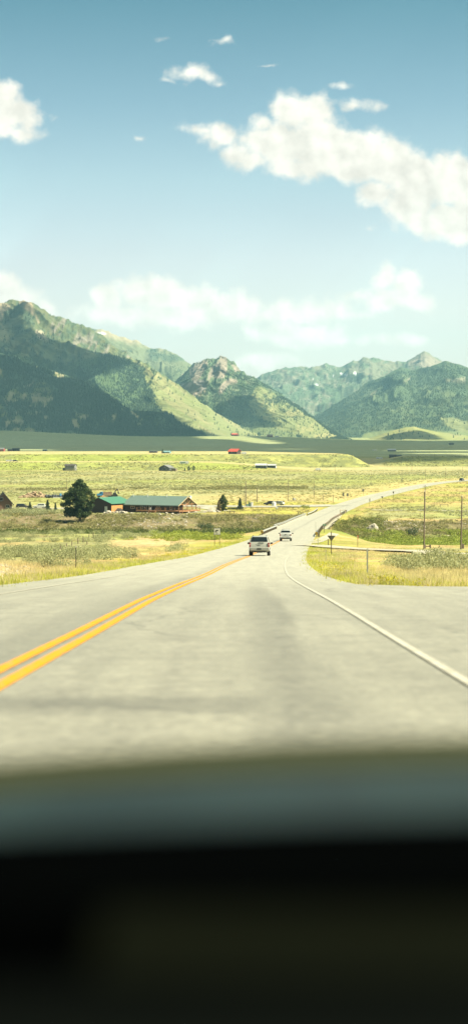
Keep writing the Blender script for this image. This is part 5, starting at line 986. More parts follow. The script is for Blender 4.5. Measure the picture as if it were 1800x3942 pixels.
# ================================================================== poles
def pole(label, px, D, h_, rad=0.14, cross=False, lean=0.0, base=None):
    x, y, z = base or at(px, D); r = empty('utility_pole', (x, y, z)); r.rotation_euler = (0, lean, 0.3); tag(r, label, 'utility pole', 'wooden utility poles')
    m = MB(); m.tube((0, 0, -0.5), (0, 0, h_), rad * 1.15, rad * 0.75, n=10); m.build('pole', M_WOOD, r, smooth=True)
    if cross:
        m = MB(); m.box((0, 0, h_ - 0.6), (1.6, 0.12, 0.12)); m.build('crossarm', M_WOOD, r)
        for dx in (-0.7, 0.7): m = MB(); m.tube((dx, 0, h_ - 0.54), (dx, 0, h_ - 0.36), 0.06, 0.04, n=8); m.build('insulator', M_WHITE, r)
    m = MB(); m.tube((0, 0, h_), (0, 0, h_ + 0.14), 0.05, 0.03, n=8); m.build('top_pin', M_WHITE, r)
for (px, top, base_, lb, rad) in ((945, 1855, 1951, 'tall wooden pole beside the green utility boxes', 0.17), (989, 1880, 1937, 'wooden pole next right of the green utility boxes', 0.16), (1108, 1852, 1931, 'thin pole behind the parked white SUV', 0.10), (1207, 1852, 1918, 'thin pole left of the far road signs', 0.11), (1291, 1828, 1886, 'thin pole on the plain left of the far bend, nearest the road signs', 0.10),
        (1426, 1812, 1867, 'first thin pole along the far side of the bend', 0.10), (1545, 1810, 1855, 'second thin pole along the far side of the bend', 0.10), (1636, 1808, 1850, 'third thin pole along the far side of the bend', 0.09), (1713, 1802, 1846, 'thin pole rising above the small black car', 0.10), (1778, 1800, 1838, 'thin pole nearest the right edge beyond the road', 0.10), (1289, 1790, 1816, 'faint distant pole in the middle of the plain', 0.09), (1583, 1790, 1815, 'faint distant pole below the right terrace', 0.09)):
    D = 27 * F / (base_ - HR); pole(lb, px, D, (base_ - top) / F * D, rad)
pole('short pole showing above the left of the big tree', 258, 940, 6.5, 0.12)
pole('slim pole leaning beside the tall pole by the utility boxes', 939, 726, 8.0, 0.05, lean=0.01)
b1 = hit(1630, 2113); pole('large dark pole in the sagebrush right of the gravel track', 0, 0, (2113 - 1893) / F * b1[1], 0.09, lean=0.012, base=b1)
b1 = hit(1772, 2115); pole('large dark pole nearest the right edge of the photo', 0, 0, (2115 - 1912) / F * b1[1], 0.09, lean=0.02, base=b1)
pole('pole with crossarm top standing just behind the large dark pole', 1634, 690, 9.6, 0.15, cross=True)

# ================================================================== signs and posts
def sign_posts(root, xs, h_, mat, r_=0.035):
    for x in xs: m = MB(); m.box((x, 0.03, h_ / 2 - 0.15), (r_ * 2, r_ * 1.4, h_ + 0.3)); m.build('post', mat, root)
X_, Y_, Z_ = hit(835, 2100); k = F / Y_; r = empty('fishing_sign', (X_, Y_, Z_), R(3)); tag(r, 'square white sign with a dark leaping fish symbol on two posts', 'sign')
hS = (2100 - 2034) / k; wS = 24 / k; sign_posts(r, (-wS * 0.40, wS * 0.40), hS + 0.1, M_WOOD, 0.04)
m = MB(); m.box((0, -0.02, hS - wS / 2), (wS * 1.08, 0.03, wS * 1.08)); pn = m.build('panel', M_SBLK, r); m = MB(); m.box((0, -0.045, hS - wS / 2), (wS * 0.98, 0.03, wS * 0.98)); m.build('face', M_SWHT, pn)
def poly_plate(pts, y0, y1): m = MB(); m.prism(pts, 'y', y0, y1); return m
sc_ = wS / 24.0 ; cxp, czp = 0.0, hS - wS / 2
fish = [(-0.30, -0.02), (-0.32, 0.06), (-0.26, 0.15), (-0.14, 0.22), (0.02, 0.235), (0.16, 0.20), (0.24, 0.14), (0.17, 0.08), (0.06, 0.045), (-0.04, 0.07), (-0.12, 0.02), (-0.16, -0.05), (-0.10, -0.12), (0.02, -0.13), (-0.10, -0.16), (-0.18, -0.23), (-0.20, -0.14), (-0.24, -0.08)]
m = poly_plate([(cxp + a * wS, czp + (b + 0.02) * wS) for a, b in fish], -0.075, -0.062); m.build('fish_symbol', M_SBLK, pn); m = poly_plate([(cxp + a * wS, czp + b * wS) for a, b in ((-0.16, -0.34), (0.18, -0.34), (0.20, -0.31), (0.0, -0.30), (-0.18, -0.31))], -0.075, -0.062); m.build('wave_symbol', M_SBLK, pn)
X_, Y_, Z_ = hit(1274, 2136); k = F / Y_; r = empty('yield_sign', (X_, Y_, Z_), R(-4)); tag(r, 'grey back of a triangular yield sign beside the gravel track', 'sign'); hS = 90 / k; sign_posts(r, (0,), hS, M_WOOD, 0.045)
ty, by, hwid = 74 / k, 53 / k, 16 / k; m = MB(); m.prism([(-hwid, ty), (hwid, ty), (hwid * 0.93, ty - 0.05), (0.03, by), (-0.03, by), (-hwid * 0.93, ty - 0.05)], 'y', 0.07, 0.085); m.build('panel', M_SIGNB, r)
def post_reflector(label, px, top, base_, rad, head, D=None, col=None, pm=None):
    X_, Y_, Z_ = hit(px, base_) if D is None else at(px, D); k = F / Y_; h_ = (base_ - top) / k; r = empty('delineator_post', (X_, Y_, Z_)); tag(r, label, 'marker post', 'roadside marker posts'); m = MB(); m.box((0, 0, h_ / 2 - 0.1), (rad * 2, rad, h_ + 0.2)); m.build('post', pm or M_GALV, r)
    m = MB(); m.tube((0, -rad, h_ - head * 0.3), (0, -rad - 0.02, h_ - head * 0.3), head, n=16); m.build('reflector', col or M_SWHT, r)
post_reflector('pale steel marker post with round white reflector, largest on the right verge', 1412, 2114, 2216, 0.035, 0.055, pm=M_GALV)
post_reflector('dark marker post with white reflector on the left verge', 293, 2104, 2194, 0.022, 0.05, pm=M_TRIM)
post_reflector('faint slim marker post beside the yield sign', 1253, 2112, 2160, 0.02, 0.03); post_reflector('slim marker post at the start of the gravel track', 1223, 2073, 2103, 0.03, 0.04); post_reflector('slim marker post below the left guard rail', 960, 2068, 2112, 0.02, 0.035); post_reflector('slim post near the green bridge sign', 1214, 2010, 2046, 0.03, 0.05)
X_, Y_, Z_ = hit(1375, 2105); k = F / Y_; r = empty('red_marker', (X_, Y_, Z_)); tag(r, 'thin post with a small red and white plate above the gravel track', 'marker post'); m = MB(); m.box((0, 0, 22 / k), (0.07, 0.05, 46 / k)); m.build('post', M_RUST, r); m = MB(); m.box((0.02, -0.04, 38 / k), (0.16, 0.02, 0.42)); pl_ = m.build('plate', M_SRED, r); m = MB(); m.box((0.02, -0.055, 38 / k), (0.1, 0.01, 0.14)); m.build('stripe', M_SWHT, pl_)
def small_sign(name, label, px, top, base_, w_, h_, mf, D=None, shape='rect', lines=0, post=M_WOOD, posts=1, ylift=0.0):
    X_, Y_, Z_ = hit(px, base_) if D is None else at(px, D); k = F / Y_; H_ = (base_ - top) / k; r = empty(name, (X_, Y_, Z_), 0.0); tag(r, label, 'sign'); sign_posts(r, (0,) if posts == 1 else (-w_ * 0.35, w_ * 0.35), H_, post, 0.05)
    zc = H_ - h_ / 2
    if shape == 'rect': pts = [(-w_ / 2, zc - h_ / 2), (w_ / 2, zc - h_ / 2), (w_ / 2, zc + h_ / 2), (-w_ / 2, zc + h_ / 2)]
    elif shape == 'diamond': pts = [(0, zc - h_ / 2), (w_ / 2, zc), (0, zc + h_ / 2), (-w_ / 2, zc)]
    else: pts = [(-w_ / 2, zc + h_ / 2), (0, zc - h_ / 2), (w_ / 2, zc + h_ / 2)]
    m = MB(); m.prism(pts, 'y', -0.05, -0.02); pn = m.build('panel', mf, r)
    for j in range(lines): m = MB(); m.box((0, -0.06, zc + h_ * (0.22 - 0.42 * j)), (w_ * (0.62 - 0.22 * j), 0.015, h_ * 0.2)); m.build('lettering', M_SWHT, pn)
    return r, H_
small_sign('bridge_sign', 'small green sign with white lettering by the near end of the bridge', 1247, 2002, 2036, 0.68, 0.42, M_SGREEN, D=398, lines=2)
small_sign('road_sign', 'grey road sign, left one of the pair at the junction beyond the bridge', 1320, 1897, 1921, 0.75, 1.5, M_SIGNB, posts=2); small_sign('road_sign', 'grey road sign, right one of the pair at the junction beyond the bridge', 1336, 1899, 1924, 0.9, 1.3, M_SIGNB); small_sign('warning_sign', 'dark diamond warning sign left of the far road', 1396, 1881, 1908, 1.3, 1.5, M_SIGNB, shape='diamond')
small_sign('road_sign', 'far sign with white upper and dark lower plate right of the road', 1421, 1919, 1953, 0.62, 1.25, M_SWHT); small_sign('yield_sign', 'far triangular sign right of the road', 1469, 1911, 1939, 1.0, 0.9, M_SIGNB, shape='tri'); small_sign('road_sign', 'far slim grey sign right of the road near the bend', 1512, 1892, 1922, 0.6, 0.9, M_SIGNB)
X_, Y_, Z_ = at(1421, 719)
def obj_marker(label, lat, D, flip):
    X_ = float(road_x(D)) + lat; r = empty('object_marker', (X_, D, t1(X_, D)), 0); tag(r, label, 'hazard marker', 'striped hazard markers'); m = MB(); m.box((0, 0.03, 0.35), (0.08, 0.06, 1.3)); m.build('post', M_WOOD, r)
    w_ = 0.52; m = MB(); m.box((0, -0.02, 0.72), (w_, 0.03, w_)); pn = m.build('panel', M_SYEL, r); sg = -1 if flip else 1
    for j in (-1, 0, 1):
        c0 = j * 0.26; q = [(-0.26, c0 - 0.26 - 0.055), (0.26, c0 + 0.26 - 0.055), (0.26, c0 + 0.26 + 0.055), (-0.26, c0 - 0.26 + 0.055)]
        q = [(sg * a, 0.72 + max(-0.255, min(0.255, b))) for a, b in q]; m = MB(); m.prism(q, 'y', -0.045, -0.036); m.build('stripe', M_SBLK, pn)
obj_marker('yellow and black striped marker at the near end of the left guard rail', -5.4, 366, True); obj_marker('yellow and black striped marker at the near end of the right guard rail', 5.7, 341, False)

# ================================================================== guard rails, bridge
def guard(name, label, latfn, D0, D1, wavy, dark=False, step=3.8, zt=0.75, mat=None, flare=0.0):
    root = empty(name, (float(road_x(D0)) + latfn(D0), D0, -float(road_drop(D0)))); tag(root, label, 'guard rail', 'steel guard rails'); o0 = np.array(root.location)
    Ds = np.arange(D0, D1 + 0.1, 1.9); m = MB(); prof = [(0, -0.16), (0.05, -0.10), (0.0, -0.02), (0.0, 0.02), (0.05, 0.10), (0, 0.16)]; V_ = []; n = len(prof) * 2
    for D in Ds:
        la = latfn(D); X_ = float(road_x(D)) + la; sg = -1 if la > 0 else 1; z = -float(road_drop(D)) + zt
        ring_ = [(X_ + sg * a, D, z + b) for a, b in prof] + [(X_ + sg * (a - 0.02), D, z + b) for a, b in prof[::-1]]; V_ += [tuple(np.array(p) - o0) for p in ring_]
    fs = [(i * n + j, i * n + (j + 1) % n, (i + 1) * n + (j + 1) % n, (i + 1) * n + j) for i in range(len(Ds) - 1) for j in range(n)]; fs += [tuple(range(n)), tuple((len(Ds) - 1) * n + j for j in range(n - 1, -1, -1))]
    m.add(V_, fs); m.build('beam', mat or M_GALV, root)
    for D in np.arange(D0, D1 + 0.1, step):
        la = latfn(D); sg = -1 if la > 0 else 1; X_ = float(road_x(D)) + la - sg * 0.12; zg = -float(road_drop(D)); m = MB(); m.box((X_ - o0[0], D - o0[1], zg + 0.15 - o0[2]), (0.16, 0.18, 1.5)); m.build('post', M_WOOD, root)
    return root
guard('guard_rail', 'pale steel guard rail along the left verge before the bridge', lambda D: -5.35, 367, 452, True)
guard('guard_rail', 'dark-backed guard rail curving to the right side of the bridge', lambda D: 5.75 + 0.6 * max(0, (352 - D) / 12) ** 2, 343, 450, True)
guard('guard_rail', 'short pale guard rail on the left just beyond the bridge', lambda D: -5.6 - 0.0009 * max(0, D - 650) ** 2, 628, 690, True)
guard('guard_rail', 'dark guard rail on the right beyond the bridge', lambda D: 5.6, 628, 668, True, mat=M_SIGNB)
# rail beside the side road
x0_, x1_ = at(1066, 700)[0], at(1192, 700)[0]; root = empty('guard_rail', (x0_, 700, t1(x0_, 700))); tag(root, 'long dark rail running level beside the side road', 'guard rail', 'steel guard rails'); m = MB(); n = 12
for k in range(n):
    xa = (x1_ - x0_) * k / n; xb = (x1_ - x0_) * (k + 1) / n; za = t1(x0_ + xa, 700) - root.location.z + 0.7; zb = t1(x0_ + xb, 700) - root.location.z + 0.7; m.add([(xa, 0, za - 0.16), (xb, 0, zb - 0.16), (xb, 0, zb + 0.16), (xa, 0, za + 0.16), (xa, 0.06, za - 0.16), (xb, 0.06, zb - 0.16), (xb, 0.06, zb + 0.16), (xa, 0.06, za + 0.16)], [(0, 1, 2, 3), (7, 6, 5, 4), (0, 4, 5, 1), (3, 2, 6, 7), (0, 3, 7, 4), (1, 5, 6, 2)])
m.build('beam', M_SIGNB, root)
for k in range(7): xa = (x1_ - x0_) * k / 6.2; m = MB(); m.box((xa, 0.12, t1(x0_ + xa, 700) - root.location.z + 0.2), (0.16, 0.16, 1.3)); m.build('post', M_WOOD, root)
# bridge
BD0, BD1 = 450, 628
BR = empty('bridge', (float(road_x(BD0)), BD0, -float(road_drop(BD0)))); tag(BR, 'concrete road bridge on pale piers over the river', 'bridge'); o0 = np.array(BR.location)
def sweep(prof, D0, D1, step, name, mat, parent=BR):
    V_ = []; n = len(prof); Ds = np.arange(D0, D1 + 0.01, step)
    for D in Ds: V_ += [(float(road_x(D)) + a * float(secant(D)) - o0[0], D - o0[1], -float(road_drop(D)) + b - o0[2]) for a, b in prof]
    m = MB(); m.add(V_, [(i * n + j, i * n + (j + 1) % n, (i + 1) * n + (j + 1) % n, (i + 1) * n + j) for i in range(len(Ds) - 1) for j in range(n)] + [tuple(range(n)), tuple((len(Ds) - 1) * n + j for j in range(n - 1, -1, -1))]); return m.build(name, mat, parent)
sweep([(-6.2, -0.04), (6.2, -0.04), (6.2, -0.55), (-6.2, -0.55)], BD0, BD1, 4, 'deck', M_CONC)
for a in (-5.2, 0, 5.2): sweep([(a - 0.3, -0.56), (a + 0.3, -0.56), (a + 0.3, -1.5), (a - 0.3, -1.5)], BD0, BD1, 4, 'girder', M_CONC)
for sg in (-1, 1):
    sweep([(sg * 5.85, -0.03), (sg * 6.25, -0.03), (sg * 6.25, 0.28), (sg * 5.85, 0.28)], BD0, BD1, 4, 'kerb', M_CONC)
    sweep([(sg * 6.0, 0.82), (sg * 6.12, 0.82), (sg * 6.12, 1.0), (sg * 6.0, 1.0)], BD0, BD1, 4, 'top_rail', M_RUST if sg > 0 else M_GALV); sweep([(sg * 6.0, 0.52), (sg * 6.1, 0.52), (sg * 6.1, 0.66), (sg * 6.0, 0.66)], BD0, BD1, 4, 'lower_rail', M_RUST if sg > 0 else M_GALV)
    for D in np.arange(BD0, BD1 + 1, 4.45): m = MB(); X_ = float(road_x(D)) + sg * 6.2 * float(secant(D)); m.box((X_ - o0[0], D - o0[1], -float(road_drop(D)) + 0.5 - o0[2]), (0.16, 0.2, 1.1)); m.build('post', M_CONC, BR)
for D in np.arange(470, 615, 20.0):
    xc = float(road_x(D)); zt = -float(road_drop(D)) - 1.5; m = MB(); m.box((xc - o0[0], D - o0[1], zt - 0.3 - o0[2]), (11.6, 1.0, 0.6)); cp = m.build('pier_cap', M_CONC, BR)
    for a in (-5, -1.7, 1.7, 5): m = MB(); zb = min(t1(xc + a, D), zt - 1) - 0.8; m.tube((xc + a - o0[0], D - o0[1], zb - o0[2]), (xc + a - o0[0], D - o0[1], zt - 0.55 - o0[2]), 0.32, n=10); m.build('pier', M_CONC, BR, smooth=True)
for D, nm in ((BD0 - 1.5, 0), (BD1 + 1.5, 1)): m = MB(); xc = float(road_x(D)); m.box((xc - o0[0], D - o0[1], -float(road_drop(D)) - 1.9 - o0[2]), (13.5, 3.0, 3.6)); m.build('abutment', M_CONC, BR)
m = MB(); xc = float(road_x(BD1 + 4)) + 10.5; m.box((xc - o0[0], BD1 + 4 - o0[1], -float(road_drop(BD1)) - 1.1 - o0[2]), (7.5, 0.6, 1.6)); m.build('wing_wall', M_CONC, BR)

# ================================================================== fences
def hframe(label, pxa, pxb, top, base_, D=None, pal=M_WOOD):
    Xa, Ya, Za = hit(pxa, base_) if D is None else at(pxa, D); k = F / Ya; h_ = (base_ - top) / k; w_ = (pxb - pxa) / k; r = empty('fence_brace', (Xa, Ya, Za)); tag(r, label, 'fence', 'timber fence braces')
    for x in (0, w_): m = MB(); m.tube((x, 0, -0.4), (x, 0, h_ + 0.1), 0.11, n=8); m.build('post', pal, r)
    m = MB(); m.tube((-0.1, 0, h_ - 0.1), (w_ + 0.1, 0, h_ - 0.1), 0.075, n=8); m.build('rail', pal, r)
hframe('timber fence brace by the low hedge in front of the two spruces', 884, 901, 1967, 1982); hframe('timber fence brace in the meadow, upper one left of the road', 1046, 1063, 1995, 2007); hframe('wide timber fence brace just above the left guard rail', 1040, 1074, 2011, 2021); hframe('small timber fence brace touching the road edge before the junction', 1146, 1165, 1971, 1982)
hframe('timber fence brace on the plain right of the bridge', 1434, 1456, 1995, 2008); hframe('low timber fence brace right of the large dark pole', 1634, 1654, 2100, 2112); hframe('timber posts beside the pole nearest the right edge', 1776, 1781, 2097, 2112); hframe('long low fence rail on the right plain', 1692, 1722, 1942, 1950); hframe('pale timber frame at the far end of the bridge', 1308, 1327, 1974, 1990, D=650, pal=M_PALEW)
FP = [(207, 2114, 2140), (233, 2101, 2124), (257, 2092, 2111), (277, 2082, 2103), (301, 2071, 2094), (321, 2063, 2087), (343, 2058, 2076), (360, 2049, 2072), (336, 2084, 2096), (165, 2128, 2144), (396, 2040, 2056), (440, 2056, 2068)]
FP2 = [(1014, 1987, 2003), (1091, 1986, 2000), (1121, 1979, 1990), (865, 1967, 1985), (974, 1975, 1990), (1364, 1983, 1994), (1399, 1990, 2004), (1614, 1973, 1983), (1243, 1905, 1925), (1281, 1905, 1935), (1299, 1917, 1926), (1262, 2075, 2100)]
first = None
for i, (px, a, b) in enumerate(FP + FP2):
    X_, Y_, Z_ = hit(px, b); h_ = (b - a) * Y_ / F
    if first is None: m = MB(); m.tube((0, 0, -0.3), (0, 0, 1.0), 0.06, 0.05, n=7); m.tube((0, 0, 0.93), (0, 0, 1.0), 0.06, 0.02, n=7); first = m.build('fence_post', M_WOOD, smooth=True); o = first
    else: o = first.copy(); scene.collection.objects.link(o)
    o.location = (X_, Y_, Z_); o.scale = (1.2 + (Y_ > 500) * 0.6, 1.2 + (Y_ > 500) * 0.6, h_); o.rotation_euler = (0.05 * math.sin(i * 3), 0.06 * math.cos(i * 5), i)
    tag(o, 'slim wooden fence post in the sagebrush left of the road' if i < len(FP) else 'slim wooden fence post standing in the meadow beyond', 'fence post', 'fence posts in the sagebrush' if i < len(FP) else 'fence posts in the meadows')
# a line of posts on the right plain and below the left terrace
for i in range(26):
    t_ = i / 25; px = 1640 + t_ * 150; D = 27 * F / (1960 - t_ * 68 - HR); X_, Y_, Z_ = at(px, D); o = first.copy(); scene.collection.objects.link(o); o.location = (X_, Y_, Z_); o.scale = (1.3, 1.3, 1.35); tag(o, 'tiny fence post in the long row crossing the right plain', 'fence post', 'row of fence posts on the right plain')
X_, Y_, Z_ = hit(944, 2048); r = empty('leaning_log', (X_, Y_, Z_)); tag(r, 'pale barkless log leaning up the bank left of the guard rail', 'log'); k = F / Y_; m = MB(); m.tube((0, 0, 0), (27 / k, 0.5, 26 / k), 0.16, 0.11, n=9); m.build('trunk', M_PALEW, r, smooth=True); m = MB(); m.tube((9 / k, 0.1, 9 / k), (11 / k, 0.2, 15 / k), 0.06, 0.03, n=6); m.build('branch_stub', M_PALEW, r)
# ================================================================== trees
def leaf_quads(C, s_, rs, flat_=0.6):
    """small leaf-like quads at the points C, sizes s_"""
    n = len(C); a = rs.normal(size=(n, 3)); a /= np.linalg.norm(a, axis=1, keepdims=True); b = rs.normal(size=(n, 3)); b = np.cross(a, b); b /= np.linalg.norm(b, axis=1, keepdims=True)
    a = a * s_[:, None]; b = b * (s_ * flat_)[:, None]
    V_ = np.stack([C - a, C - b * 0.9, C + a, C + b * 1.1], 1).reshape(-1, 3); return V_, np.arange(n * 4).reshape(n, 4)
def conifer(name, label, loc, h_, r_, n, mat, seed, group=None, bare=0.06, oval=0.0, trunk_lean=0.0, leaf=0.05, whorl=None):
    rs = np.random.default_rng(seed); root = empty(name, loc, rs.random() * 6); tag(root, label, 'tree', group); m = MB(); m.tube((0, 0, -0.4), (trunk_lean, 0, h_ * 0.95), r_ * 0.07 + 0.05, 0.02, n=8)
    nb = whorl or int(16 + h_ * 7); pts = []; sz = []
    for k in range(nb):
        t_ = bare + (1 - bare) * (k + rs.random() * 0.6) / nb; prof = (1 - t_) ** 0.85 if not oval else (math.sin(math.pi * min(1, (t_ * 0.88 + 0.10))) ** 0.55 * (1 if t_ < 0.6 else (1 - (t_ - 0.6) / 0.4 * 0.35)))
        an = k * 2.4 + rs.random() * 0.8; L_ = r_ * prof * rs.uniform(0.72, 1.12); z0 = h_ * t_; dz = -0.18 * L_ if not oval else L_ * rs.uniform(-0.05, 0.35)
        tip = np.array([math.cos(an) * L_, math.sin(an) * L_, z0 + dz]); b0 = np.array([trunk_lean * t_, 0, z0])
        if k % 2 == 0: m.tube(b0, tip * [0.8, 0.8, 1] , 0.03 + 0.01 * L_, 0.01, n=5, cap=False)
        q = int(n / nb); u_ = rs.random(q) ** 0.6; p = b0 + (tip - b0) * u_[:, None]; sp = (0.10 + 0.28 * L_ * (1 - u_ * 0.5)) * (0.75 if not oval else 1.0)
        p = p + rs.normal(size=(q, 3)) * sp[:, None] * np.array([0.55, 0.55, 0.30]); p[:, 2] = np.clip(p[:, 2], h_ * bare * 0.8, h_ * 1.01); pts.append(p); sz.append(rs.uniform(0.6, 1.4, q) * leaf * (h_ ** 0.5) * 1.6)
    m.build('trunk', M_BARK, root, smooth=True); C_ = np.concatenate(pts); s_ = np.concatenate(sz); V_, f = leaf_quads(C_, s_, rs, 0.45); np_mesh('crown', V_, f, mat, smooth=False, parent=root); return root
# the big tree: several leaning stems with a wide dense crown
X_, Y_, Z_ = at(307, 617); rs = np.random.default_rng(5); root = empty('big_tree', (X_, Y_, Z_)); tag(root, 'largest tree, wide dark evergreen on the bank left of the garage', 'tree')
m = MB(); pts = []; sz = []
stems = [((0.6, 0, 2.6), 0.32, 0.24), ((-0.5, 0.4, 2.4), 0.26, 0.2)]
m.tube((0, 0, -0.8), (0.2, 0, 1.6), 0.45, 0.34, n=10); m.tube((0.2, 0, 1.5), (2.0, 0, 4.6), 0.24, 0.12, n=8); m.tube((0.1, 0, 1.4), (-0.6, 0.3, 12.2), 0.3, 0.05, n=8); m.tube((0, 0, 1.6), (-2.6, 0, 5), 0.2, 0.1, n=8)
for k in range(255):
    t_ = rs.random(); z0 = 1.9 + 11.2 * t_; prof = rs.uniform(0.82, 1.1) * 5.7 * (0.62 + 0.42 * math.sin(math.pi * min(1.0, 0.12 + t_ * 0.72))) * (1 if t_ < 0.55 else max(0.10, 1 - ((t_ - 0.55) / 0.45) ** 1.5 * 0.88)); an = rs.random() * 6.28; rr_ = prof * 0.92 * rs.random() ** 0.42; cxx = -0.7 * (1 - t_) ; c_ = np.array([cxx + math.cos(an) * rr_ * 0.98, math.sin(an) * rr_ * 0.8, z0 + (0.9 if t_ > 0.85 and rs.random() < 0.5 else 0)])
    if k % 4 == 0: m.tube((cxx * 0.5, 0, max(2, z0 - 1.5)), c_, 0.07, 0.02, n=5, cap=False)
    q = 120; R_ = rs.uniform(0.6, 1.15); p = rs.normal(size=(q, 3)); p /= np.linalg.norm(p, axis=1, keepdims=True); p = c_ + p * (R_ * rs.random((q, 1)) ** 0.35) * np.array([1, 1, 0.75]); p[:, 2] += np.hypot(p[:, 0] - c_[0], p[:, 1] - c_[1]) * 0.25; pts.append(p); sz.append(rs.uniform(0.14, 0.32, q))
for dx, zt_ in ((-2.4, 12.3), (-0.2, 13.1), (1.2, 13.4), (2.2, 12.8)):
    q = 130; t_ = rs.random(q); p = np.stack([dx + rs.normal(size=q) * 0.5 * (1 - t_), rs.normal(size=q) * 0.5 * (1 - t_), zt_ - 2.2 + 2.3 * t_], 1); pts.append(p); sz.append(rs.uniform(0.1, 0.2, q))
m.build('trunk', M_BARK, root, smooth=True); V_, f = leaf_quads(np.concatenate(pts), np.concatenate(sz), rs, 0.5); np_mesh('crown', V_, f, M_NEEDLE, smooth=False, parent=root)
def tr(px, D, *a, **k): X_, Y_, Z_ = at(px, D); return conifer('spruce_tree', a[0], (X_, Y_, Z_ - 0.1), *a[1:], **k)
tr(116, 676, 'small spruce between the dark estate car and the white car', 3.4, 1.35, 2200, M_NEEDLE2, 21, group='small spruces by the driveway')
tr(184, 668, 'small spruce right of the white car, widest of the three', 4.4, 1.5, 2600, M_NEEDLE2, 22, group='small spruces by the driveway'); tr(214, 667, 'slim small spruce just left of the big tree', 3.4, 0.85, 1500, M_NEEDLE2, 23, group='small spruces by the driveway')
tr(858, 668, 'tall dark evergreen tree beside the dry brown spruce', 6.1, 1.75, 4200, M_NEEDLE, 24, oval=1.0); tr(842, 664, 'dry brown spruce left of the tall dark evergreen', 4.3, 1.25, 2400, M_DEAD, 25); tr(923, 690, 'dark bluish spruce standing alone between hedge and tall pole', 4.6, 1.55, 3200, M_NEEDLE2, 26)
for (px, rw, h_, lb) in ((711, 1813, 2.4, 'tiny slim tree, leftmost of three on the plain'), (727, 1812, 3.6, 'tiny round tree, middle of three on the plain'), (745, 1812, 4.0, 'tiny round tree, rightmost of three on the plain')):
    X_, Y_, Z_ = far(px, rw); conifer('small_tree', lb, (X_, Y_, Z_), h_, h_ * (0.25 if px == 711 else 0.5), 420, M_LEAFD, px, oval=1.0, leaf=0.09, group='small trees on the plain')
X_, Y_, Z_ = far(626, 1745, 1500); conifer('small_tree', 'small dark tree at the left end of the teal-roofed shed', (X_, Y_, Z_), 4.2, 2.0, 420, M_NEEDLE, 31, leaf=0.09)
X_, Y_, Z_ = at(915, 7000); conifer('small_tree', 'lone dark conifer beside the red farmhouse at the spur foot', (X_, Y_, Z_), 22, 7, 420, M_NEEDLE, 32, leaf=0.09)
def bush(label, px, D, r_, h_, n, mat, seed, group=None, name='bush'):
    rs = np.random.default_rng(seed); X_, Y_, Z_ = at(px, D) ; root = empty(name, (X_, Y_, Z_)); tag(root, label, 'bush', group); m = MB()
    pts = []
    for k in range(9):
        an = k * 2.4; tip = np.array([math.cos(an) * r_ * 0.6, math.sin(an) * r_ * 0.6, h_ * rs.uniform(0.5, 0.8)]); m.tube((0, 0, -0.2), tip, 0.03, 0.01, n=5, cap=False); q = n // 9; p = rs.normal(size=(q, 3)); p /= np.linalg.norm(p, axis=1, keepdims=True); pts.append(tip + p * rs.random((q, 1)) ** 0.4 * np.array([r_ * 0.5, r_ * 0.5, h_ * 0.4]))
    m.build('stems', M_BARK, root); V_, f = leaf_quads(np.concatenate(pts), rs.uniform(0.06, 0.16, len(pts) * (n // 9)) * (1 + r_ * 0.15), rs, 0.6); np_mesh('foliage', V_, f, mat, smooth=False, parent=root)
bush('dark round bush on the plain below the right part of the terrace', 939, 1545, 1.5, 2.8, 240, M_LEAFD, 41); bush('dark green bush at the water by the right river bank', 1583, 545, 1.9, 3.0, 700, M_LEAFD, 42); bush('dark bush below the fishing sign on the far bank', 788, 592, 3.0, 2.6, 800, M_LEAFD, 43)
bush('bright yellow-green bush at the end of the side road rail', 1172, 697, 1.9, 1.6, 500, leafy('yellow_green_leaves', (0.18, 0.21, 0.03), (0.3, 0.32, 0.06)), 44)
X_, Y_, Z_ = at(896, 692); r = empty('hedge', (X_, Y_, Z_)); tag(r, 'low dark hedge between the evergreen and the bluish spruce', 'hedge'); rs = np.random.default_rng(3); p = np.stack([rs.uniform(-2.0, 2.0, 1200), rs.uniform(-0.4, 0.4, 1200), rs.uniform(0, 0.65, 1200)], 1); V_, f = leaf_quads(p, rs.uniform(0.06, 0.13, 1200), rs); np_mesh('foliage', V_, f, M_LEAFD, smooth=False, parent=r)

# ================================================================== ground cover nobody could count
def scatter(name, protos, P3, sc_, mat, seed=1, lean=0.0, zs=None):
    rs = np.random.default_rng(seed); which = rs.integers(0, len(protos), len(P3)); rot = rs.random(len(P3)) * 6.28; VV = []; FF = []; base = 0; zs = np.ones(len(P3)) if zs is None else zs
    for w_ in range(len(protos)):
        i = np.where(which == w_)[0]
        if not len(i): continue
        v, f = protos[w_]; cs_, sn = np.cos(rot[i])[:, None], np.sin(rot[i])[:, None]; x = (v[None, :, 0] * cs_ - v[None, :, 1] * sn) * sc_[i, None]; y = (v[None, :, 0] * sn + v[None, :, 1] * cs_) * sc_[i, None]; z = v[None, :, 2] * (sc_ * zs)[i, None]
        q = np.stack([x + P3[i, 0:1], y + P3[i, 1:2], z + P3[i, 2:3]], 2).reshape(-1, 3); VV.append(q); FF.append((f[None] + (np.arange(len(i)) * len(v))[:, None, None] + base).reshape(-1, f.shape[1])); base += len(q)
    o = np_mesh(name, np.concatenate(VV), np.concatenate(FF), mat, smooth=False); tag(o, kind='stuff'); return o
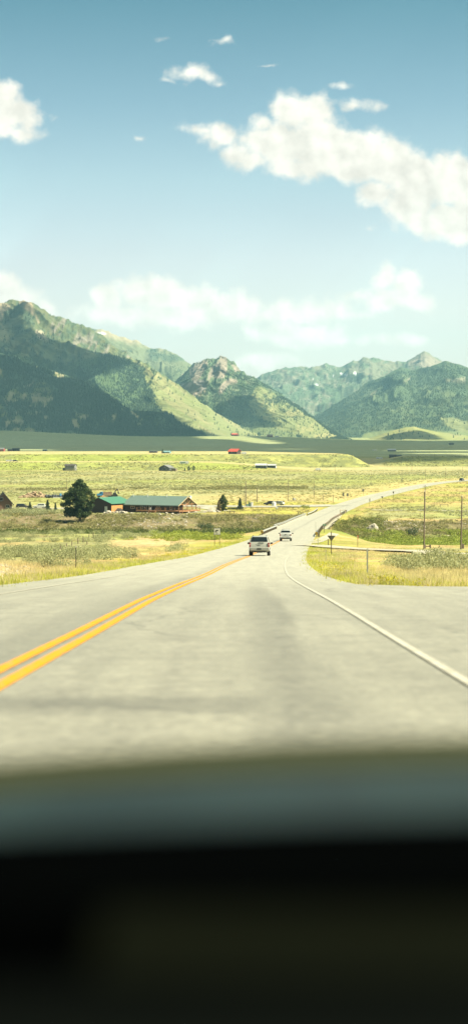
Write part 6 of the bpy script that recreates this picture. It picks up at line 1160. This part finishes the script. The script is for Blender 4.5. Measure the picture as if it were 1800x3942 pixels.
def sage_proto(n, seed, size=0.10):
    rs = np.random.default_rng(seed); p = rs.normal(size=(n, 3)); p /= np.linalg.norm(p, axis=1, keepdims=True); p *= rs.random((n, 1)) ** 0.33; lob = rs.normal(size=(5, 3)) * [0.35, 0.35, 0.12]; p = p * [0.42, 0.42, 0.36] + lob[rs.integers(0, 5, n)]; p[:, 2] = np.abs(p[:, 2] + 0.32); s_ = rs.uniform(0.5, 1.3, n) * size
    a = rs.normal(size=(n, 3)); a[:, 2] = np.abs(a[:, 2]) + 0.5; a /= np.linalg.norm(a, axis=1, keepdims=True); b = np.cross(a, rs.normal(size=(n, 3))); b /= np.linalg.norm(b, axis=1, keepdims=True)
    V_ = np.stack([p - b * s_[:, None] * 0.5, p + b * s_[:, None] * 0.5, p + a * s_[:, None] * 1.3], 1).reshape(-1, 3); return V_, np.arange(n * 3).reshape(n, 3)
def blade_proto(n, seed, h_=0.5, spread=0.35, wd=0.012):
    rs = np.random.default_rng(seed); b = rs.normal(size=(n, 2)) * spread; d = rs.normal(size=(n, 2)) * 0.22; hh = h_ * rs.uniform(0.5, 1.1, n); an = rs.random(n) * 6.28; wx, wy = np.cos(an) * wd, np.sin(an) * wd
    V_ = np.stack([np.stack([b[:, 0] - wx, b[:, 1] - wy, 0 * hh], 1), np.stack([b[:, 0] + wx, b[:, 1] + wy, 0 * hh], 1), np.stack([b[:, 0] + d[:, 0] * hh, b[:, 1] + d[:, 1] * hh, hh], 1)], 1).reshape(-1, 3); return V_, np.arange(n * 3).reshape(n, 3)
M_SAGE = leafy('sagebrush_leaves', (0.24, 0.255, 0.12), (0.37, 0.37, 0.18), 0.4); M_SAGED = leafy('bank_shrub_leaves', (0.17, 0.165, 0.055), (0.32, 0.29, 0.11), 0.3); M_WILL = leafy('willow_leaves', (0.17, 0.22, 0.03), (0.36, 0.38, 0.07), 0.4)
M_STRAW = leafy('dry_grass_blades', (0.50, 0.42, 0.20), (0.62, 0.52, 0.27), 0.5); M_GRASS = leafy('green_grass_blades', (0.38, 0.40, 0.06), (0.58, 0.54, 0.10), 0.5); M_FLOW = leafy('yellow_flowers', (0.50, 0.40, 0.01), (0.40, 0.40, 0.03), 0.4)
def spots(n, D0, D1, umin, umax, seed, cond, pw=2.0):
    rs = np.random.default_rng(seed); D = (D0 ** (1 / pw) + (D1 ** (1 / pw) - D0 ** (1 / pw)) * rs.random(n)) ** pw; u_ = rs.uniform(umin, umax, n); X = u_ * D; lat = X - road_x(D); k = cond(X, D, lat, rs); X, D = X[k], D[k]; return np.stack([X, D, terrain(X, D)], 1), rs
TRK = np.array([hit(1172, 2101)[:2], hit(1316, 2112)[:2], hit(1480, 2121)[:2], hit(1647, 2129)[:2], hit(1760, 2140)[:2]])
def off_track(X, D): o_ = np.argsort(TRK[:, 0]); return np.abs(D - np.interp(X, TRK[o_, 0], TRK[o_, 1])) > 5.0
def dens(X, D, s=9.0, seed=71): return fbm(X / s, D / (s * 1.7), 4, seed)
# sagebrush of the foreground slopes
prt = [sage_proto(330, k, 0.075) for k in range(8)]; prt2 = [sage_proto(60, k + 20, 0.17) for k in range(8)]
def c1(X, D, lat, rs): n_ = dens(X, D); edge = np.where(lat < 0, -lat - 9.5 - 9 * sst(200, 330, D), np.where((X / D > 0.070 + (n_ - 0.5) * 0.12) & (D < 158), lat - 8.0, -1)); return (edge > 0) & (n_ + (rs.random(len(X)) - 0.5) * 0.12 > np.where(lat < 0, 0.49, 0.49) + 0.12 * (1 - sst(0, 9, edge))) & ~((lat < 0) & (np.hypot((X + 13) / 6, (D - 285) / 55) < 1)) & off_track(X, D) & ~((D < 130) & (X < -9) & (X > -16) & (D < 105)) 
P3, rs = spots(4600, 95, 385, -0.17, 0.17, 50, c1, 1.6); scatter('sagebrush', prt, P3 - [0, 0, 0.08], rs.uniform(0.5, 1.3, len(P3)), M_SAGE, 51)
# far sagebrush on the flats, D 590 to 1500
def c2(X, D, lat, rs):
    n_ = dens(X, D, 30, 73); a = (np.abs(lat) > 26) & (n_ > 0.5); band = (np.abs(D - 985 - X * 0.15) < 34) & (lat < -25); band2 = (np.abs(D - 690) < 30) & (lat > 20); yard = (X > -58) & (X < -2) & (D < 720); meadow = (lat < 0) & (X > -22) & (D < 850); k = (a | (band & (n_ > 0.40)) | (band2 & (n_ > 0.4))) & ~yard & ~meadow & ~((lat > 0) & (lat < 60) & (D > 720)); return k
P3, rs = spots(26000, 598, 1500, -0.15, 0.15, 52, c2, 1.3); scatter('sagebrush_flats', [sage_proto(26, k + 40, 0.30) for k in range(6)], P3 - [0, 0, 0.1], rs.uniform(0.35, 0.85, len(P3)), M_SAGE, 53)
def c2b(X, D, lat, rs): n_ = dens(X, D, 24, 74); return (np.abs(D - 985 - X * 0.15 - (n_ - .5) * 60) < 26) & (lat < -25) & (n_ > 0.42)
P3, rs = spots(9000, 900, 1080, -0.15, 0.04, 54, c2b, 1.0); scatter('sagebrush_band', [sage_proto(26, k + 60, 0.30) for k in range(6)], P3 - [0, 0, 0.1], rs.uniform(0.6, 1.3, len(P3)), M_SAGED, 55)
def c2m(X, D, lat, rs): return (np.abs(lat) > 8) & (dens(X, D, 16, 95) > 0.42) & ~((X > -60) & (X < -10) & (D < 700)) & (np.abs(D - 720) > 14 * (X < 45))
P3, rs = spots(16000, 600, 1560, -0.15, 0.15, 154, c2m, 1.5); scatter('meadow_tufts', [blade_proto(22, k + 60, 0.8, 0.5, 0.07) for k in range(6)], P3 - [0, 0, 0.05], rs.uniform(0.35, 0.9, len(P3)), leafy('tuft_blades', (0.20, 0.20, 0.06), (0.42, 0.36, 0.14), 0.4), 155)
# terrace faces
def c3(X, D, lat, rs): dz = terrain(X, D + 6) - terrain(X, D - 6); return (dz > 0.5) & (dens(X, D, 22, 75) > 0.45)
P3, rs = spots(12000, 1540, 1900, -0.15, 0.15, 56, c3, 1.0); scatter('terrace_brush', [sage_proto(16, k + 80, 0.42) for k in range(6)], P3 - [0, 0, 0.1], rs.uniform(0.5, 1.1, len(P3)), M_SAGED, 57)
# shrubs on the river banks
def c4(X, D, lat, rs): return (lat < -8) & (dens(X, D, 7, 76) > 0.47) & ~((X > -50) & (D > 636))
P3, rs = spots(7000, 584, 650, -0.16, 0.07, 58, c4, 1.0); scatter('bank_shrubs', prt2, P3 - [0, 0, 0.1], rs.uniform(0.5, 1.5, len(P3)) * (1 + 0.5 * (P3[:, 1] < 600)), M_SAGED, 59)
def c4b(X, D, lat, rs): return (X < -30) & (dens(X, D, 7, 79) > 0.40)
P3, rs = spots(1500, 640, 664, -0.16, -0.02, 158, c4b, 1.0); P3 = P3[(P3[:, 0] < -58)]; scatter('sagebrush_yard', prt2, P3 - [0, 0, 0.1], np.random.default_rng(3).uniform(0.9, 1.9, len(P3)), M_SAGE, 159)
def c5(X, D, lat, rs): return (lat > 9) & (dens(X, D, 7, 77) > 0.40)
P3, rs = spots(4200, 540, 600, 0.0, 0.16, 60, c5, 1.0); scatter('bank_shrubs', prt2, P3 - [0, 0, 0.1], rs.uniform(0.4, 1.1, len(P3)), M_SAGED, 61)
# green willows along the water
def c6(X, D, lat, rs): e_ = np.interp(X, [8, 20, 40, 60, 90], [505, 470, 430, 400, 370]); return (lat > 7.5) & (D > e_) & (dens(X, D, 12, 78) > 0.46) & (fbm(X / 30, D / 40, 2, 5) > 0.42)
P3, rs = spots(7000, 330, 562, 0.02, 0.16, 62, c6, 1.0); scatter('willow_thicket', [sage_proto(90, k + 100, 0.15) for k in range(6)], P3 - [0, 0, 0.1], rs.uniform(0.6, 1.5, len(P3)) * np.where(P3[:, 1] > 500, 1.25, 0.8), M_WILL, 63)
def c6b(X, D, lat, rs): return (lat > 6.3) & (lat < 22) & (dens(X, D, 8, 91) > 0.34)
P3, rs = spots(900, 520, 606, 0.0, 0.10, 162, c6b, 1.0); scatter('willow_thicket', [sage_proto(90, k + 100, 0.15) for k in range(6)], P3 - [0, 0, 0.2], rs.uniform(0.9, 2.0, len(P3)), leafy('dark_willow_leaves', (0.12, 0.145, 0.03), (0.27, 0.27, 0.07), 0.4), 163)
def c6c(X, D, lat, rs): return (lat < -8) & (dens(X, D, 10, 92) > 0.42)
P3, rs = spots(2600, 566, 590, -0.16, 0.05, 164, c6c, 1.0); scatter('willow_thicket', [sage_proto(90, k + 100, 0.15) for k in range(6)], P3 - [0, 0, 0.2], rs.uniform(0.9, 2.0, len(P3)), leafy('river_leaves', (0.07, 0.10, 0.02), (0.16, 0.18, 0.04), 0.4), 165)
def c6d(X, D, lat, rs): return (lat < -8) & (np.hypot((X + 8) / 9, (D - 345) / 38) + (dens(X, D, 5, 93) - 0.5) * 2 < 1)
P3, rs = spots(1100, 290, 388, -0.06, 0.03, 166, c6d, 1.2); scatter('willow_thicket', [sage_proto(110, k + 100, 0.13) for k in range(6)], P3 - [0, 0, 0.15], rs.uniform(0.4, 1.2, len(P3)), M_WILL, 167)
# grasses of the verges
def vg(lo, hi, side=0):
    def f(X, D, lat, rs):
        l_ = -lat - 5.8; r_ = lat - np.interp(D, [22, 26, 44, 50, 54, 58, 62, 70, 86, 132], [6, 30, 30, 17, 7.4, 5.4, 5.35, 5.3, 5.2, 5.2]) - 0.1; e_ = np.where(lat < 0, l_, r_); return (e_ > lo) & (e_ < hi) & off_track(X, D) & (rs.random(len(X)) < np.clip(1.2 - (e_ - lo) / (hi - lo), 0.1, 1))
    return f
bl = [blade_proto(34, k, 0.33, 0.34, 0.010) for k in range(6)]; bs = [blade_proto(30, k + 9, 0.26, 0.3, 0.014) for k in range(6)]
P3, rs = spots(7500, 52, 240, -0.16, 0.16, 64, vg(0.3, 14), 1.5); k_ = (dens(P3[:, 0], P3[:, 1], 6, 81) > 0.40); P3 = P3[k_]; scatter('dry_grass', bl, P3 - [0, 0, 0.02], np.random.default_rng(1).uniform(0.5, 1.15, len(P3)), M_STRAW, 65)
P3, rs = spots(12000, 50, 330, -0.16, 0.16, 66, vg(0.0, 3.5), 1.6); scatter('green_grass', bs, P3 - [0, 0, 0.02], rs.uniform(0.5, 1.2, len(P3)), M_GRASS, 67)
def c7(X, D, lat, rs): e_ = lat - 5.5; a = (e_ > 0) & (e_ < 1.5 + 1.0 * (D < 120)) & (D < 175) & (X < 6.0) & (dens(X, D, 7, 83) > 0.46); return a
P3, rs = spots(1100, 54, 175, 0.0, 0.17, 68, c7, 1.2); scatter('yellow_flowers', [sage_proto(60, k + 130, 0.09) for k in range(5)], P3 - [0, 0, 0.1], rs.uniform(0.2, 0.6, len(P3)), M_FLOW, 69)
def c8(X, D, lat, rs): return (lat < -6) & (lat > -9) & (dens(X, D, 7, 84) > 0.52)
P3, rs = spots(2600, 120, 330, -0.1, 0.05, 70, c8, 1.2); scatter('yellow_flowers', [sage_proto(60, k + 130, 0.09) for k in range(5)], P3 - [0, 0, 0.1], rs.uniform(0.3, 0.7, len(P3)), M_FLOW, 71)
# ================================================================== the car the picture is taken from (bonnet, wipers, dashboard)
M_HOOD = flat('bonnet_paint', (0.006, 0.013, 0.012), rough=0.42, vary=0.42, vscale=1.0, stretch=(16, 0.4, 1), spec=0.045)
M_COWL = flat('cowl_plastic', (0.0006, 0.0008, 0.0008), rough=1.0, vary=0.1, spec=0.0); M_DASH = flat('dashboard_vinyl', (0.0024, 0.0031, 0.0026), rough=0.95, vary=0.05, spec=0.0); M_DPAD = flat('dashboard_pad', (0.0036, 0.0043, 0.0025), rough=0.95, vary=0.05, spec=0.0)
own = empty('own_car', (0, 0.9, -1.15)); tag(own, 'dark bonnet and dashboard of the car the photo is taken from, bottom', 'car')
ox, oy, oz = own.location
def sheet(prof, wd, name, mat, thick=0.03, x0=-0.85, x1=0.85, crown=0.035, n=16, parent=own, sc=0.78):
    xs = np.linspace(x0, x1, n + 1); V_ = []; 
    for x in xs:
        q = (x / 0.85) ** 2
        V_ += [(x + 0.38 - ox, y * sc - oy - 0.10 * q * (1 if y > 1.6 else 0), z * sc - oz - crown * q + (0.015 if crown > 0.03 else 0)) for y, z in prof]
    npf = len(prof); F_ = [(i * npf + j, (i + 1) * npf + j, (i + 1) * npf + j + 1, i * npf + j + 1) for i in range(n) for j in range(npf - 1)]
    b = len(V_); V2 = [(x, y, z - thick) for x, y, z in V_]; F2 = [tuple(b + k for k in f[::-1]) for f in F_]
    m = MB(); m.add(V_ + V2, F_ + F2); return m.build(name, mat, parent, smooth=True)
sheet([(1.56, -0.340), (1.7, -0.352), (1.85, -0.362), (2.0, -0.3765)], 0.85, 'bonnet', M_HOOD)
M_SEAL = flat('bonnet_seal', (0.026, 0.029, 0.012), rough=0.9, spec=0.05)
sheet([(2.01, -0.3775), (2.15, -0.386), (2.28, -0.396), (2.38, -0.407), (2.45, -0.425), (2.50, -0.47), (2.52, -0.75)], 0.85, 'bonnet_edge', M_SEAL)
sheet([(1.13, -0.55), (1.20, -0.315), (1.34, -0.300), (1.53, -0.336), (1.55, -0.50)], 0.85, 'cowl', M_COWL)
for sg in (-1, 1): m = MB(); m.box((sg * 0.87 + 0.38 - ox, 1.5 - oy, -0.62 - oz), (0.06, 1.0, 0.5)); m.build('wing', M_HOOD, own, bevel=0.02)
m = MB(); m.box((0.38 - ox, 1.95 - oy, -0.75 - oz), (1.7, 0.12, 0.4)); m.build('front_bumper', M_COWL, own, bevel=0.04)
sheet([(0.66, -0.70), (0.68, -0.235), (0.73, -0.218), (0.77, -0.2285), (0.79, -0.246)], 0.8, 'dashboard', M_DASH, crown=0.02, sc=0.84); sheet([(0.80, -0.25), (0.83, -0.30), (0.90, -0.295), (1.02, -0.345), (1.15, -0.45)], 0.8, 'dash_well', M_COWL, crown=0.02, sc=0.84)
sheet([(0.93, -0.272), (0.97, -0.266), (1.02, -0.266), (1.06, -0.2765), (1.08, -0.31)], 0.8, 'dash_pad', M_DPAD, x0=-0.44, x1=0.80, crown=0.0, sc=0.84)
for xx in (0.1, 0.75): m = MB(); m.tube((xx - ox, 1.13 - oy, -0.262 - oz), (xx - 0.5 - ox, 1.08 - oy, -0.25 - oz), 0.012, 0.008, n=6); m.build('wiper', M_COWL, own)
# ------------------------------------------------------------------ haze
hm = bpy.data.materials.new('haze'); hm.use_nodes = True; ht = hm.node_tree; ht.nodes.clear()
pv = ht.nodes.new('ShaderNodeVolumePrincipled'); ho = ht.nodes.new('ShaderNodeOutputMaterial'); ht.links.new(pv.outputs[0], ho.inputs['Volume'])
pv.inputs['Color'].default_value = (0.44, 0.82, 0.93, 1); pv.inputs['Density'].default_value = 4.1e-5; pv.inputs['Anisotropy'].default_value = 0.1
hb = MB(); hb.box((0, 8400, 320), (14000, 17400, 1320)); o = hb.build('haze', hm); tag(o, kind='stuff')
